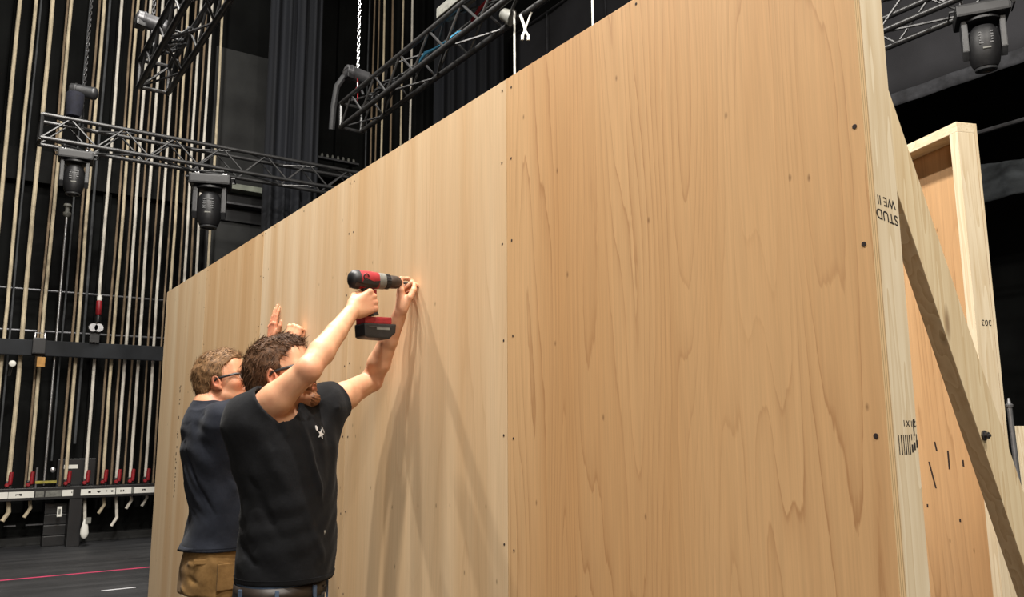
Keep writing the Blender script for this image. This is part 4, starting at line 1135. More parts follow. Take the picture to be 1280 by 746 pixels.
def tint_of(V, C, B, sc, P):
    L = (V-np.array(C))@B/sc
    t = np.zeros((len(V),3))
    def add(ch, d, r, amt): t[:,ch] = np.maximum(t[:,ch], amt*np.clip(1-d/r,0,1)**0.7)
    D = lambda p: np.linalg.norm(L-np.array(p),axis=1)
    for s in (-1,1):
        add(0, D((-0.006,s*0.082,-0.012)), 0.042, 0.75)
        add(0, D((0.075,s*0.045,-0.035)), 0.040, 0.40)
    add(0, D((0.110,0,-0.034)), 0.030, 0.5)
    face = (L[:,0] > -0.09)&(L[:,0]<0.13)&(np.abs(L[:,1])<0.1)&(L[:,2]>-0.14)&(L[:,2]<0.14)
    lip = np.minimum(seg_d(L,(0.096,-0.017,-0.064),(0.096,0.017,-0.064)), seg_d(L,(0.096,-0.014,-0.076),(0.096,0.014,-0.076)))
    add(0, lip, 0.011, 1.0)
    for s in (-1,1):
        brow = seg_d(L,(0.092,s*0.014,0.016),(0.082,s*0.046,0.017)); add(1, brow, 0.009, 1.1)
        lash = seg_d(L,(0.088,s*0.020,0.000),(0.080,s*0.044,-0.001)); add(1, lash, 0.004, 0.9)
        eye = np.linalg.norm(L-np.array((0.086,s*0.032,-0.007)),axis=1); add(2, eye, 0.009, 1.0)
        pup = np.linalg.norm(L-np.array((0.0885,s*0.0325,-0.006)),axis=1); add(1, pup, 0.007, 1.2)
    if P.get('stubble'):
        jaw = np.minimum(seg_d(L,(0.0,0.055,-0.068),(0.085,0.01,-0.105)), seg_d(L,(0.0,-0.055,-0.068),(0.085,-0.01,-0.105)))
        jaw = np.minimum(jaw, seg_d(L,(0.098,-0.02,-0.052),(0.098,0.02,-0.052))+0.012)
        add(1, jaw, 0.045, P['stubble'])
    for e in P['elbows']: add(0, np.linalg.norm(V-np.array(e),axis=1), 0.06, 0.55)
    for e in P['hands']: add(0, np.linalg.norm(V-np.array(e),axis=1), 0.085, P.get('handred',0.4))
    t[:,0] = np.where(seg_d(V, np.array(C)+B@np.array([-0.03,0,-0.09]), np.array(C)+B@np.array([-0.04,0,-0.16])) < 0.085, np.maximum(t[:,0],0.28), t[:,0])
    t[L[:,2] < -0.25, 1] = 0; t[L[:,2] < -0.25, 2] = 0
    return np.clip(t,0,1)

def legs(g, hipc, phi, feet, ztop, r=1.0, bare=False, k=0.03):
    """two legs from hip centre to feet (list of (x,y))"""
    f = np.array([math.cos(R(phi)),-math.sin(R(phi)),0]); l = np.array([-f[1],f[0],0])*1.0
    out = []
    for s,ft in zip((1,-1),feet):
        hp = np.array(hipc)+l*s*0.085; an = np.array([ft[0],ft[1],0.09]); kn = hp*0.5+an*0.5+f*0.035; kn[2] = 0.475
        g.cone(hp,kn,0.092*r,0.062*r,k); g.cone(kn,kn+(an-kn)*0.35-f*0.012,0.060*r,0.062*r,0.02); g.cone(kn+(an-kn)*0.3-f*0.01,an,0.060*r,0.045*r,0.02)
        out.append((an,f))
    return out

def boots(name, feet, phi, m, sole_m, parent):
    for s,ft in zip((1,-1),feet):
        p = phi-s*8
        f = np.array([math.cos(R(p)),-math.sin(R(p)),0]); l = np.array([-f[1],f[0],0])
        c = np.array([ft[0],ft[1],0.0])
        g = Grid(c-np.array([0.26,0.26,0.02]), c+np.array([0.26,0.26,0.26]), 0.006)
        Bm = np.stack([f,l,np.array([0,0,1.0])],axis=1)
        g.ell(c+f*0.05+np.array([0,0,0.055]),(0.145,0.048,0.052),Bm,0); g.cone(c+np.array([0,0,0.07])-f*0.02,c+np.array([0,0,0.19])-f*0.015,0.052,0.054,0.03)
        g.ell(c+f*0.145+np.array([0,0,0.045]),(0.060,0.050,0.042),Bm,0.02); g.ell(c-f*0.05+np.array([0,0,0.05]),(0.05,0.042,0.05),Bm,0.02)
        g.half((0,0,0.022),(0,0,-1)); g.half(c+np.array([0,0,0.20]),(0,0,1))
        V,F = g.mesh(1); b = qmesh(name, V, F, m, parent)
        so = MB()
        pts = []
        for t in range(24):
            a = 2*math.pi*t/24; x = math.cos(a)*0.155; y = math.sin(a)*(0.050 if math.cos(a)>0 else 0.043)
            q = c+f*(0.05+x)+l*y; pts.append((q[0],q[1],0.0))
        so.prism(pts,(0,0,0.026)); so.build('sole', sole_m, b)

H_SKIN = 0.0030
def build_person(P):
    C, B, sc = np.array(P['C']), head_frame(P['phi_h'],P['pitch'],P.get('roll',0)), P.get('sc',1.0)
    pl = P['loc']
    t = thing('person', (pl[0],pl[1],0), P['label'], 'person')
    # ---------------- body, one continuous skin
    g = Grid((P['lo'][0],P['lo'][1],-0.01), P['hi'], H_SKIN)
    g.stack(P['torso'], -0.016, 0)
    nb = np.array(P['neck']); nt = C+B@np.array([-0.028,0,-0.065])*sc
    g.cone(nb, nt, 0.062, 0.056, 0.04); g.cone(nb+np.array([0,0,-0.06]), nb, 0.085, 0.064, 0.05)
    add_head(g, C, B, sc)
    for (S,E_,W_) in P['arms']:
        g.cone(nb+np.array([0,0,-0.035]), S, 0.050, 0.058, 0.05)
        add_arm(g,S,E_,W_,P.get('armr',1.0))
    for hnd in P['hand_fn']: hnd(g)
    ft = legs(g, P['hip'], P['phi_p'], P['feet'], 0.86, 0.93)
    for an,f in ft:
        g.cone(an, an+np.array([0,0,-0.05])+f*0.02, 0.04,0.035,0.02); g.cone(an+np.array([0,0,-0.055]), an+np.array([0,0,-0.06])+f*0.12,0.03,0.025,0.02)
    g.half((W-0.0006,0,0),(1,0,0))      # palms press flat on the plywood
    V,F = g.mesh(1); V,F = keep_big(V,F)
    # trim islands of feet below the floor are impossible: body ends inside the boots
    tt = tint_of(V,C,B,sc,P)
    skin = qmesh('body', V, F, P['skin'], t, tt)
    # ---------------- shirt
    h = 0.0042
    xs = np.array(P['shirt'])
    g = Grid((P['lo'][0],P['lo'][1],P['shirt'][0][0]-0.03), (P['hi'][0],P['hi'][1],nb[2]+0.12), h)
    g.stack(P['shirt'],0,0,p=2.25)
    g.cone(nb+np.array([0,0,-0.075]), nb+np.array([0,0,-0.005]), 0.105,0.072,0.06)
    for (S,E_,W_),tc,rs in zip(P['arms'],P['sleeve_t'],P['sleeve_r']):
        S,E_ = np.array(S),np.array(E_)
        g.cone(nb+np.array([0,0,-0.05]), S+np.array([0,0,0.004]), 0.062, 0.072, 0.06)
        g.cone(S, S+(E_-S)*(tc+0.12), rs[0], rs[1], 0.05)
        lowp = S+np.array([0,0,-0.13])*0.8+(np.array([P['shirt'][-2][1],P['shirt'][-2][2],S[2]-0.12])-S)*0.25
        g.cone(S+np.array([0,0,-0.02]), lowp, 0.065, 0.075, 0.06)
    for f in P['folds']: g.fold(f[0],f[1],f[2]*P.get('fold_k',1.0))
    sd = P['seed']
    def rip(X,Y,Z):
        a = 0.0024*np.sin(31*Z+9*np.sin(7*X+5*Y+sd)+4*np.sin(11*Z+sd))*np.sin(16*X-14*Y+3*np.sin(9*Z)+sd)
        return a+0.0014*np.sin(58*(X*0.6-Y*0.5)+30*Z+2*np.sin(13*Z+sd))
    g.ripple(rip)
    g.shell(0.0105)
    g.half((0,0,P['shirt'][0][0]+0.012),(P.get('hem_n',(0,0,-1))))
    for (S,E_,W_),tc in zip(P['arms'],P['sleeve_t']):
        S,E_ = np.array(S),np.array(E_); d = nrm(E_-S)
        g.cutcyl(S+(E_-S)*tc, d, 0.084, 0.20)
    g.cone(nb+np.array(P['collar_off'])+np.array([0,0,-0.02]), nb+np.array(P['collar_off'])+np.array([0,0,0.10]), 0.060,0.072,0.006,'s')
    V,F = g.mesh(1); V,F = keep_big(V,F,0.04)
    shirt = qmesh('t_shirt', V, F, P['shirt_m'], t)
    shirt['label'] = P['shirt_label']
    bvh = BVHTree.FromPolygons([tuple(v) for v in V], [tuple(int(i) for i in f) for f in F])
    # ribbed hem and sleeve bands sit on the cloth edges as thin raised tubes
    # ---------------- trousers
    g = Grid((P['lo'][0],P['lo'][1],0.02), (P['hi'][0],P['hi'][1],0.95), 0.006)
    g.stack(P['trs'],0,0,p=2.2)
    legs(g, P['hip'], P['phi_p'], P['feet'], 0.86, P.get('legr',1.12), k=0.03)
    for f in P['tfolds']: g.fold(*f)
    g.ripple(lambda X,Y,Z: 0.0022*np.sin(44*Z+6*np.sin(9*X+8*Y)+sd)*np.sin(17*X-15*Y+4*np.sin(6*Z)+sd))
    g.shell(0.014); g.half((0,0,P['trs'][-1][0]-0.004),(0,0,1)); g.half((0,0,0.06),(0,0,-1))
    V2,F2 = g.mesh(1); V2,F2 = keep_big(V2,F2,0.04)
    tr = qmesh('trousers', V2, F2, P['trs_m'], t); tr['label'] = P['trs_label']
    boots('boot', P['feet'], P['phi_p'], M['boot'], M['plastic'], t)
    bvt = BVHTree.FromPolygons([tuple(v) for v in V2], [tuple(int(i) for i in f) for f in F2])
    return t, shirt, bvh, tr, bvt, C, B, sc

M['boot'] = simple('boot', srgb(74,52,36), 0.6, noise=0.3, nscale=20, bump=0.2)
M['skin1'] = skin_mat('skin_near', srgb(212,163,128), srgb(182,104,80))
M['skin2'] = skin_mat('skin_far', srgb(206,154,120), srgb(178,96,72))
M['hair1'] = simple('hair_near', srgb(84,59,40), 0.6, noise=0.5, nscale=90, spec=0.25, bump=0.2, bscale=300)
M['hair2'] = simple('hair_far', srgb(112,84,56), 0.6, noise=0.5, nscale=90, spec=0.25, bump=0.2, bscale=300)
M['beard'] = simple('beard', srgb(128,84,52), 0.6, noise=0.5, nscale=160, bump=0.3, bscale=400)
M['shirt1'] = cloth('shirt_black', (0.0045,0.0048,0.0058,1), (0.0085,0.0092,0.011,1),
    [((0.088,-0.135,1.00-0.0),0.006,srgb(190,190,185)),((0.110,-0.10,0.985),0.004,srgb(215,215,210)),((0.05,-0.14,0.93),0.003,srgb(120,120,118))])
M['shirt2'] = cloth('shirt_navy', (0.0105,0.0125,0.019,1), (0.018,0.021,0.030,1))
M['jeans'] = cloth('jeans', srgb(58,72,92), srgb(84,100,122))
M['khaki'] = cloth('khaki', srgb(106,80,46), srgb(134,104,64))
M['leather'] = simple('leather', srgb(40,32,26), 0.5, noise=0.3, nscale=40)
M['print'] = simple('print', srgb(205,205,205), 0.7, noise=0.15, nscale=60)

# ================= near man with the drill
tip = np.array((1.4075,2.6665,1.8575)); dback = np.array((1.135,2.652,1.846))
dF = nrm(tip-dback); dS = nrm(np.cross(np.array([0,0,1.0]),dF)); dU = np.cross(dF,dS)     # forward, left, up
def D_(f,l,u): return dback+dF*f+dS*l+dU*u
WR1 = np.array((1.128,2.600,1.726)); WL1 = np.array((1.352,2.690,1.738))
hd1 = nrm((0.86,0.02,0.50))
grip_d = nrm(D_(0.125,0,-0.14)-D_(0.09,0,-0.03))
def hand_r1(g):
    n = np.array((0.06,-1.0,0.02)); s = np.array((-0.50,0,0.86))
    W_ = WR1; d = hd1; nn = nrm(n-d*np.dot(n,d)); ss = nrm(s-d*np.dot(s,d)-nn*np.dot(s,nn))
    q = lambda a,b,c: W_+d*a+ss*b+nn*c
    add_hand(g, W_, d, n, s, {'i':(62,72,38),'m':(78,88,45),'r':(82,92,45),'p':(80,92,48)},
             [q(0.026,0.026,-0.016), q(0.052,0.040,-0.040), q(0.082,0.036,-0.058), q(0.106,0.028,-0.060)])
def hand_l1(g):
    d = np.array((0.02,-0.05,1.0)); n = np.array((-0.93,0.36,0.05)); s = np.array((-0.36,-0.93,0.0))
    W_ = WL1; d = nrm(d); nn = nrm(n-d*np.dot(n,d)); ss = nrm(s-d*np.dot(s,d)-nn*np.dot(s,nn))
    q = lambda a,b,c: W_+d*a+ss*b+nn*c
    ex = {'i':[(1.348,2.672,1.872),(1.374,2.668,1.874),(1.394,2.668,1.867)]}
    add_hand(g, W_, d, n, s, {'i':(50,50,30),'m':(52,62,30),'r':(62,66,35),'p':(66,66,35)},
             [q(0.024,0.026,-0.012),(1.368,2.640,1.800),(1.384,2.641,1.828),(1.392,2.650,1.851)], explicit=ex)
P1 = dict(loc=(0.95,2.70), lo=(0.60,2.38,0), hi=(1.44,3.06,1.93), seed=1.3,
    C=(0.926,2.70,1.503), phi_h=40, pitch=17, sc=1.0, neck=(0.925,2.705,1.405),
    torso=[(0.78,0.952,2.705,0.165,0.125,36),(0.95,0.962,2.70,0.160,0.122,40),(1.08,0.968,2.70,0.168,0.128,44),(1.22,0.962,2.70,0.178,0.132,52),(1.32,0.945,2.70,0.172,0.120,60),(1.39,0.94,2.70,0.110,0.085,62)],
    shirt=[(0.838,0.962,2.70,0.178,0.150,38),(0.93,0.968,2.70,0.182,0.150,40),(1.06,0.970,2.70,0.182,0.143,44),(1.16,0.966,2.70,0.184,0.140,48),(1.26,0.950,2.70,0.186,0.138,55),(1.335,0.942,2.70,0.176,0.122,60),(1.40,0.938,2.70,0.115,0.088,62)],
    arms=[((0.818,2.665,1.352),(0.944,2.508,1.512),tuple(WR1)),((1.078,2.745,1.392),(1.322,2.852,1.506),tuple(WL1))],
    hand_fn=[hand_r1,hand_l1], elbows=[(0.944,2.508,1.512),(1.322,2.852,1.506)], hands=[tuple(WR1+hd1*0.1),tuple(WL1+np.array((0,0,0.09)))], handred=0.30,
    sleeve_t=(0.34,0.31), sleeve_r=((0.076,0.066),(0.074,0.070)), cut_tilt=(0.0,0.0,-0.05), fold_k=1.3,
    collar_off=(0.004,-0.006,0.034), hip=(0.95,2.705,0.77), phi_p=32, feet=((0.98,2.86),(0.90,2.55)),
    trs=[(0.66,0.948,2.705,0.172,0.140,32),(0.74,0.948,2.705,0.172,0.142,33),(0.862,0.952,2.705,0.164,0.131,35)],
    skin=M['skin1'], shirt_m=M['shirt1'], trs_m=M['jeans'], shirt_label='black t-shirt with a small white chest print and paint marks', trs_label='faded blue jeans', stubble=0.55,
    label='nearer man in a black t-shirt raising a cordless drill to the plywood wall',
    folds=[([(1.03,2.60,1.36),(1.08,2.585,1.25),(1.10,2.58,1.12)],0.014,0.010),([(1.00,2.575,1.33),(1.04,2.565,1.2),(1.09,2.575,1.05),(1.10,2.58,0.95)],0.012,-0.007),
           ([(0.96,2.565,1.33),(0.99,2.55,1.22),(1.05,2.555,1.06)],0.013,0.008),([(1.08,2.62,1.38),(1.11,2.62,1.28)],0.010,0.008),
           ([(0.83,2.60,1.30),(0.87,2.55,1.2),(0.95,2.54,1.08)],0.016,0.008),([(0.80,2.64,1.26),(0.82,2.58,1.12),(0.90,2.55,0.98)],0.014,-0.006),
           ([(0.80,2.66,1.12),(0.83,2.60,1.00),(0.93,2.56,0.90)],0.015,0.008),([(0.79,2.68,1.00),(0.83,2.60,0.92),(0.95,2.56,0.86)],0.013,-0.006),
           ([(0.92,2.55,1.18),(0.98,2.54,1.02),(1.05,2.555,0.90)],0.014,0.005),([(1.02,2.58,1.40),(1.06,2.60,1.39),(1.12,2.66,1.40)],0.009,0.007),
           ([(0.84,2.60,1.39),(0.88,2.57,1.36),(0.90,2.545,1.30)],0.012,0.008),([(0.80,2.62,1.36),(0.84,2.58,1.32),(0.86,2.55,1.26)],0.010,-0.007)],
    tfolds=[([(0.86,2.58,0.72),(0.95,2.56,0.70)],0.012,0.006),([(1.02,2.60,0.76),(1.05,2.62,0.66)],0.012,-0.006)])
p1, sh1, bv1, tr1, bt1, C1, B1, s1 = build_person(P1)

def flow_side(loc, rr):
    x,y,z = loc
    if z > 0.085: return (0.9+rr.normal(0,0.2), -0.45+rr.normal(0,0.3), 0.15)
    if x > 0.03: return (0.5, 0.0, -0.35)
    return (-0.55+rr.normal(0,0.25), 0.0, -0.75)
HL1 = [(-0.14,-0.085),(-0.075,-0.080),(-0.045,-0.045),(-0.022,0.012),(0.004,0.018),(0.010,-0.004),(0.026,0.004),(0.030,0.040),(0.055,0.066),(0.082,0.074),(0.14,0.080)]
h1 = hair_piece('hair', C1, B1, s1, M['hair1'], p1, HL1, 0.011, 3000, (0.018,0.034), 11, flow_side)
h1['label'] = 'dark brown tousled hair'
# beard
g = Grid(C1-0.15, C1+0.15, 0.0035)
q = lambda x,y,z: C1+B1@np.array([x,y,z])
for s in (-1,1):
    g.cone(q(0.012,s*0.058,-0.050),q(0.040,s*0.046,-0.085),0.010,0.014,0); g.cone(q(0.040,s*0.044,-0.082),q(0.078,s*0.012,-0.106),0.014,0.018,0.015)
    g.cone(q(0.096,s*0.006,-0.052),q(0.084,s*0.030,-0.070),0.008,0.010,0.01)
g.ell(q(0.083,0,-0.108),(0.021,0.024,0.021),B1,0.015)
g.ripple(lambda X,Y,Z: 0.0022*np.sin(260*X+60*np.sin(20*Z))*np.sin(240*Y+50*Z))
V,F = g.mesh(1); bd1 = qmesh('beard', V, F, M['beard'], p1); bd1['label'] = 'short reddish brown beard'
gl1 = glasses(C1,B1,1.0,p1,M['plastic'],M['lens'])

# chest print: small emblem of a star figure with two dabs, laid on the shirt front
def decal(name, polys, centre, u, v, n, bvh, m, parent, lift=0.0016):
    """flat shapes in (u,v) metres projected on the cloth along -n"""
    c = Vector(centre); u,v,n = Vector(u).normalized(),Vector(v).normalized(),Vector(n).normalized()
    verts = []; faces = []
    for poly in polys:
        base = len(verts)
        for (a,b) in poly:
            o = c+u*a+v*b+n*0.15
            hit = bvh.ray_cast(o, -n, 0.4)
            p = (hit[0]+n*lift) if hit[0] is not None else c+u*a+v*b
            verts.append(tuple(p))
        k = len(poly)
        for (a,b) in poly:
            pass
        for i in range(k): verts.append(tuple(Vector(verts[base+i])-n*lift*1.6))
        faces.append(tuple(range(base,base+k)))
        for i in range(k):
            j = (i+1)%k; faces.append((base+i,base+k+i,base+k+j,base+j))
    return raw_mesh(name, verts, faces, m, parent, False)
def star(cx,cy,r,r2,n=5,rot=0.3):
    return [(cx+(r if i%2==0 else r2)*math.sin(rot+i*math.pi/n), cy+(r if i%2==0 else r2)*math.cos(rot+i*math.pi/n)) for i in range(2*n)]
def blob(cx,cy,a,b,rot=0):
    return [(cx+a*math.cos(t)*math.cos(rot)-b*math.sin(t)*math.sin(rot), cy+a*math.cos(t)*math.sin(rot)+b*math.sin(t)*math.cos(rot)) for t in [k*math.pi/5 for k in range(10)]]
dn = Vector((0.55,-0.83,0.05)); du = Vector((0.83,0.55,0))
decal('chest_print', [star(0.002,-0.006,0.017,0.007), blob(-0.016,0.014,0.005,0.009,0.1), blob(0.020,0.008,0.004,0.013,0.6)], (1.028,2.59,1.315), du, (0,0,1), dn, bv1, M['print'], p1)

# belt and loops of the near man
def ring_strip(name, bvh, centre, z0, z1, m, parent, off=0.004, th=0.004, n=72):
    c = Vector(centre); vs=[]; fs=[]
    for i in range(n):
        a = 2*math.pi*i/n; d = Vector((math.cos(a),math.sin(a),0))
        for z in (z0,z1):
            hit = bvh.ray_cast(Vector((c.x,c.y,z if z<z1 else z1-0.004))+d*0.4, -d, 0.4)
            rad = (hit[0]-Vector((c.x,c.y,hit[0].z))).length if hit[0] is not None else 0.15
            vs.append(tuple(Vector((c.x,c.y,z))+d*(rad+off+th))); vs.append(tuple(Vector((c.x,c.y,z))+d*(rad+off-0.002)))
    for i in range(n):
        j=(i+1)%n; a=4*i; b=4*j
        fs += [(a,b,b+2,a+2),(a+1,a+3,b+3,b+1),(a+2,b+2,b+3,a+3),(a,a+1,b+1,b)]
    return raw_mesh(name, vs, fs, m, parent)
ring_strip('belt', bt1, (0.95,2.705,0), 0.808, 0.846, M['leather'], p1)
def on_cloth(bvh, centre, ang, z, off=0.0):
    d = Vector((math.cos(ang),math.sin(ang),0)); o = Vector((centre[0],centre[1],z))
    hit = bvh.ray_cast(o+d*0.4, -d, 0.4); return (hit[0]+d*off if hit[0] is not None else o+d*0.15), d
for a in (-150,-112,-68,-20,20,70,130):
    p,d = on_cloth(bt1,(0.95,2.705),R(a),0.812,0.010); tdir = Vector((-d.y,d.x,0))
    MB().obox(p, tdir*0.006, d*0.0035, Vector((0,0,0.030)), 0.001).build('belt_loop', M['jeans'], p1)
p,d = on_cloth(bt1,(0.95,2.705),R(-42),0.826,0.011); tdir = Vector((-d.y,d.x,0))
bk = MB().tube([p+tdir*a+Vector((0,0,b)) for a,b in ((-0.022,-0.02),(0.022,-0.02),(0.022,0.02),(-0.022,0.02),(-0.022,-0.02))],0.0035,6)
bk.tube([p,p+tdir*0.022],0.003,6); bk.build('buckle', M['dark_steel'], p1, True)

# ================= far man pressing on the wall
WR2 = np.array((1.332,3.790,1.730)); WL2 = np.array((1.380,4.215,1.785))
def hand_r2(g):
    d = np.array((0.28,0.12,0.95)); n = np.array((-0.72,-0.66,0.25)); s = np.array((-0.5,0.8,0.1))
    W_=WR2; dd=nrm(d); nn=nrm(n-dd*np.dot(n,dd)); ss=nrm(s-dd*np.dot(s,dd)-nn*np.dot(s,nn))
    q = lambda a,b,c: W_+dd*a+ss*b+nn*c
    add_hand(g, W_, d, n, s, {'i':(70,85,50),'m':(72,88,50),'r':(74,88,50),'p':(74,86,50)},
             [q(0.026,0.028,-0.014),q(0.055,0.042,-0.026),q(0.080,0.034,-0.040),q(0.095,0.018,-0.048)])
def hand_l2(g):
    d = np.array((0.06,0.02,1.0)); n = np.array((-1.0,-0.10,0.06)); s = np.array((0.1,-1.0,0.0))
    W_=WL2; dd=nrm(d); nn=nrm(n-dd*np.dot(n,dd)); ss=nrm(s-dd*np.dot(s,dd)-nn*np.dot(s,nn))
    q = lambda a,b,c: W_+dd*a+ss*b+nn*c
    add_hand(g, W_, d, n, s, {'i':(4,6,4),'m':(2,5,4),'r':(3,6,4),'p':(6,8,5)},
             [q(0.022,0.026,-0.008),q(0.050,0.050,-0.010),q(0.078,0.066,-0.012),q(0.102,0.070,-0.014)], spread=0.10)
P2 = dict(loc=(1.06,3.93), lo=(0.72,3.52,0), hi=(1.432,4.36,2.02), seed=4.1,
    C=(1.066,3.93,1.556), phi_h=32, pitch=15, sc=1.06, neck=(1.015,3.945,1.440),
    torso=[(0.76,1.045,3.93,0.165,0.120,4),(0.95,1.085,3.93,0.160,0.120,4),(1.08,1.085,3.935,0.172,0.126,4),(1.22,1.055,3.94,0.182,0.130,4),(1.32,1.040,3.94,0.178,0.118,4),(1.40,1.03,3.94,0.115,0.085,4)],
    shirt=[(0.79,1.062,3.93,0.186,0.142,4),(0.86,1.075,3.93,0.180,0.138,4),(0.96,1.088,3.93,0.180,0.134,4),(1.10,1.068,3.935,0.190,0.140,4),(1.24,1.042,3.94,0.196,0.140,4),(1.33,1.036,3.94,0.186,0.126,4),(1.41,1.02,3.94,0.125,0.090,4)],
    arms=[((1.040,3.755,1.365),(1.245,3.690,1.500),tuple(WR2)),((1.055,4.125,1.385),(1.235,4.160,1.545),tuple(WL2))],
    hand_fn=[hand_r2,hand_l2], elbows=[(1.245,3.690,1.500)], hands=[tuple(WL2+np.array((0,0,0.08)))], handred=0.6,
    sleeve_t=(0.40,0.4), sleeve_r=((0.080,0.066),(0.078,0.070)), cut_tilt=(0,0,0), fold_k=1.5,
    collar_off=(0.010,0.0,0.0), legr=1.02, hip=(1.06,3.93,0.74), phi_p=4, feet=((1.02,4.06),(1.02,3.80)),
    trs=[(0.62,1.055,3.93,0.170,0.132,4),(0.72,1.060,3.93,0.170,0.136,4),(0.80,1.066,3.93,0.164,0.124,4),(0.86,1.07,3.93,0.155,0.112,4)],
    skin=M['skin2'], shirt_m=M['shirt2'], trs_m=M['khaki'], shirt_label='navy blue t-shirt', trs_label='khaki brown work trousers', stubble=0.35,
    label='farther man in a navy t-shirt and safety glasses pressing both hands on the wall',
    folds=[([(0.92,3.86,1.36),(0.97,3.80,1.20),(1.05,3.77,1.02)],0.015,0.009),([(0.91,3.90,1.28),(0.95,3.83,1.12),(1.03,3.77,0.95)],0.013,-0.007),
           ([(0.90,3.93,1.18),(0.96,3.83,1.02),(1.06,3.78,0.88)],0.014,0.009),([(0.94,3.90,1.02),(1.0,3.80,0.92),(1.10,3.77,0.85)],0.013,0.007),
           ([(0.98,3.77,1.30),(1.02,3.75,1.18),(1.10,3.76,1.06)],0.012,0.008),([(1.06,3.74,1.25),(1.10,3.75,1.12),(1.14,3.77,1.0)],0.012,-0.006),
           ([(0.93,3.99,1.10),(0.95,3.90,0.98),(1.0,3.82,0.86)],0.014,0.007),([(1.02,3.72,1.42),(1.08,3.69,1.40),(1.12,3.69,1.36)],0.010,0.007),
           ([(0.95,3.80,1.40),(1.0,3.73,1.34),(1.05,3.71,1.26)],0.012,-0.006)],
    tfolds=[([(0.92,3.86,0.76),(0.98,3.79,0.74)],0.010,0.008),([(0.93,3.84,0.70),(1.0,3.78,0.66)],0.012,-0.008),([(1.0,3.77,0.80),(1.05,3.76,0.70),(1.08,3.77,0.60)],0.012,0.008),
            ([(0.92,3.88,0.82),(0.98,3.80,0.81),(1.06,3.76,0.815)],0.006,0.005),([(1.06,3.76,0.72),(1.12,3.78,0.66)],0.010,0.008),([(0.91,3.9,0.66),(0.97,3.8,0.60)],0.012,0.008)])
p2, sh2, bv2, tr2, bt2, C2, B2, s2 = build_person(P2)
def flow_crop(loc, rr):
    x,y,z = loc
    if z > 0.085: return (0.9+rr.normal(0,0.2), 0.1+rr.normal(0,0.3), 0.35)
    if x > 0.05: return (0.6, 0.0, 0.5)
    return (-0.35+rr.normal(0,0.2), 0.0, -0.85)
HL2 = [(-0.14,-0.070),(-0.075,-0.062),(-0.045,-0.035),(-0.022,0.016),(0.004,0.020),(0.010,0.000),(0.022,0.006),(0.026,0.045),(0.055,0.070),(0.080,0.078),(0.14,0.082)]
h2 = hair_piece('hair', C2, B2, s2, M['hair2'], p2, HL2, 0.013, 2400, (0.014,0.030), 23, flow_crop)
h2['label'] = 'short light brown hair brushed up at the front'
gl2 = glasses(C2,B2,1.06,p2,M['plastic'],M['lens']); gl2['label'] = 'black framed safety glasses'
# patch pocket on the khaki trousers
for (a,z,w,hh) in ((-118,0.765,0.030,0.010),(-80,0.70,0.05,0.055)):
    p,d = on_cloth(bt2,(1.05,3.93),R(a),z,0.003); td = Vector((-d.y,d.x,0))
    MB().obox(p, td*w, d*0.004, Vector((0,0,hh)), 0.003).build('pocket', M['khaki'], p2)

# ------------------------------------------------------------------ cordless drill
drill = thing('cordless_drill', tuple(D_(0.125,0,-0.19)), 'red and black cordless drill held up to the plywood by the nearer man', 'power drill')
V3 = lambda a: Vector(a.tolist())
hz = MB().lathe(V3(D_(0,0,0)), V3(dF), [(0,0.010),(0.004,0.022),(0.014,0.030),(0.03,0.0335),(0.075,0.0335),(0.105,0.031),(0.112,0.030)], 24, up=V3(dU), sx=1.0, sy=0.92)
hz.build('motor_housing', M['red'], drill, True)
bp = MB().lathe(V3(D_(-0.001,0,0)), V3(dF), [(0,0.011),(0.004,0.0235),(0.014,0.0318),(0.026,0.0345),(0.034,0.0348),(0.036,0.033)], 24, up=V3(dU), sx=1.0, sy=0.92)
bp.build('rear_cap', M['plastic'], drill, True)
# black side trims that leave a red window
sd_ = MB()
for s in (-1,1):
    sd_.prism([tuple(D_(0.034,s*0.0285,-0.016)),tuple(D_(0.100,s*0.0270,-0.020)),tuple(D_(0.108,s*0.0285,-0.004)),tuple(D_(0.080,s*0.0305,-0.009)),tuple(D_(0.048,s*0.0312,0.002))], V3(dS)*s*0.003, 0.0008)
    sd_.tube([tuple(D_(0.052+0.010*math.cos(a),s*0.0318,0.006+0.011*math.sin(a))) for a in [R(k*24) for k in range(0,14)]],0.0022,6)
sd_.build('side_trim', M['plastic'], drill)
MB().lathe(V3(D_(0.108,0,0)), V3(dF), [(0,0.028),(0.002,0.0298),(0.026,0.0295),(0.030,0.026)], 24).build('gear_collar', M['label_grey'], drill, True)
tq = MB().lathe(V3(D_(0.138,0,0)), V3(dF), [(0,0.024),(0.002,0.0265),(0.018,0.0265),(0.020,0.0235)], 24)
for k in range(16):
    a = 2*math.pi*k/16
    tq.tube([tuple(D_(0.141,0.0268*math.cos(a),0.0268*math.sin(a))),tuple(D_(0.155,0.0268*math.cos(a),0.0268*math.sin(a)))],0.002,5)
tq.build('torque_ring', M['plastic'], drill, True)
MB().lathe(V3(D_(0.157,0,0)), V3(dF), [(0,0.0235),(0.004,0.0245),(0.03,0.0240),(0.042,0.020),(0.050,0.012),(0.054,0.008)], 20).build('chuck', simple('chuck_metal',srgb(62,52,46),0.45,metal=0.3,noise=0.3,nscale=60), drill, True)
blen = float(np.linalg.norm(tip-dback))
MB().tube([tuple(D_(0.205,0,0)),tuple(D_(0.235,0,0)),tuple(D_(blen-0.004,0,0)),tuple(D_(blen+0.003,0,0))],[0.0042,0.0042,0.0034,0.001],8).build('bit', M['dark_steel'], drill, True)
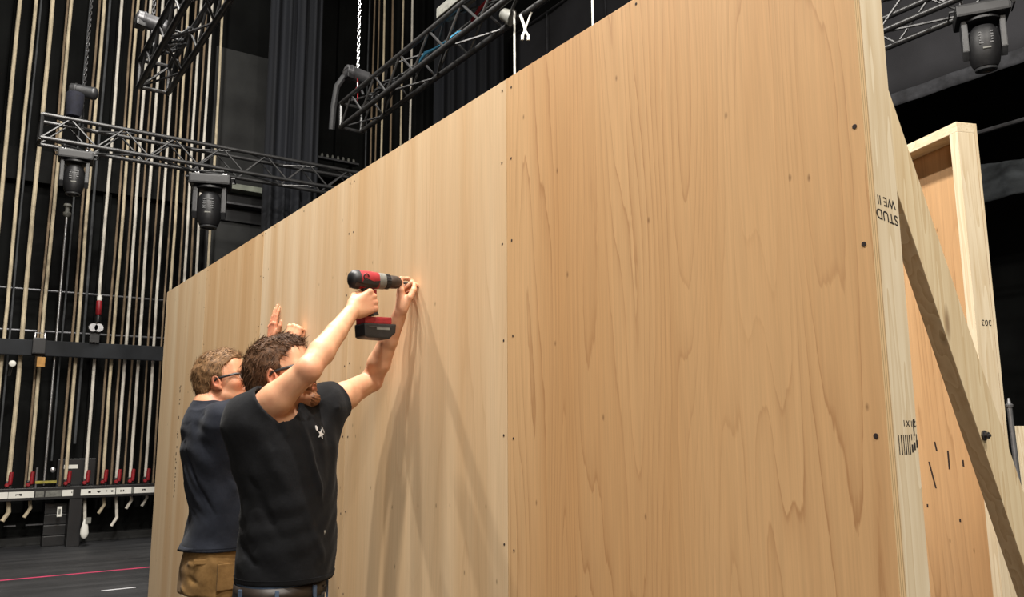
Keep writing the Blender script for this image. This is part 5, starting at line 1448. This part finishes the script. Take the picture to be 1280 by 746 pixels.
# grip leaning forward to the battery foot
ga = D_(0.068,0,-0.022); gb = D_(0.088,0,-0.128)
gp = MB(); pts=[]; 
rings=[(0.0,0.026,0.019),(0.25,0.0225,0.0165),(0.55,0.0215,0.016),(0.85,0.0225,0.0165),(1.0,0.027,0.019)]
gx = nrm(dF-nrm(gb-ga)*np.dot(dF,nrm(gb-ga)))
vr=[]
for f,a,b in rings:
    c = ga+(gb-ga)*f
    vr.append([gp.bm.verts.new((c+gx*a*math.cos(t)+dS*b*math.sin(t)).tolist()) for t in [2*math.pi*k/16 for k in range(16)]])
for r0,r1 in zip(vr,vr[1:]):
    for k in range(16): gp.bm.faces.new((r0[k],r0[(k+1)%16],r1[(k+1)%16],r1[k]))
gp.bm.faces.new(vr[0][::-1]); gp.bm.faces.new(vr[-1])
gp.build('grip', M['plastic'], drill, True)
MB().obox(V3(D_(0.098,0,-0.046)), V3(dF)*0.007, V3(dS)*0.007, V3(dU)*0.012, 0.003).build('trigger', M['red'], drill)
bc = D_(0.099,0,-0.172)
MB().obox(V3(bc+dU*0.026-dF*0.004), V3(dF)*0.054, V3(dS)*0.034, V3(dU)*0.013, 0.006).build('battery_foot', M['red'], drill)
bt = MB().prism([V3(bc+dF*a+dU*b-dS*0.038) for a,b in ((-0.062,0.015),(-0.060,-0.030),(-0.050,-0.036),(0.036,-0.040),(0.062,-0.018),(0.066,0.014))], V3(dS)*0.076, 0.006)
bat = bt.build('battery', M['plastic'], drill)
lb = MB().obox(V3(bc+dF*0.012-dS*0.0385-dU*0.002), V3(dF)*0.026, V3(dS)*0.0008, V3(dU)*0.006, 0)
lb.build('battery_label', M['label_grey'], bat)
MB().obox(V3(bc+dF*0.0-dS*0.0388+dU*0.003), V3(dF)*0.045, V3(dS)*0.001, V3(dU)*0.0022, 0).build('battery_stripe', M['plastic_grey'], bat)
MB().obox(V3(bc+dF*0.0635+dU*0.008), V3(dF)*0.002, V3(dS)*0.02, V3(dU)*0.008, 0.001).build('battery_clip', M['red'], bat)
# stitched hem bands of the two shirts
def hem_band(sh, bvh, c, z0, z1, m):
    o = ring_strip('hem', bvh, c, z0, z1, m, sh, off=-0.001, th=0.003, n=120); return o
ORIGIN[sh1.name] = ORIGIN[sh1.name]; 
hem_band(sh1, bv1, (0.962,2.70,0), P1['shirt'][0][0]+0.011, P1['shirt'][0][0]+0.030, M['shirt1'])
hem_band(sh2, bv2, (1.062,3.93,0), P2['shirt'][0][0]+0.011, P2['shirt'][0][0]+0.030, M['shirt2'])
# dark lower shell of the drill body
lo_ = MB()
for s in (-1,1):
    lo_.prism([tuple(D_(0.010,s*0.018,-0.028)),tuple(D_(0.098,s*0.017,-0.0285)),tuple(D_(0.104,s*0.0262,-0.017)),tuple(D_(0.034,s*0.0282,-0.016)),tuple(D_(0.012,s*0.026,-0.014))], V3(dS)*s*0.0035, 0.0008)
lo_.build('lower_shell', M['plastic'], drill)
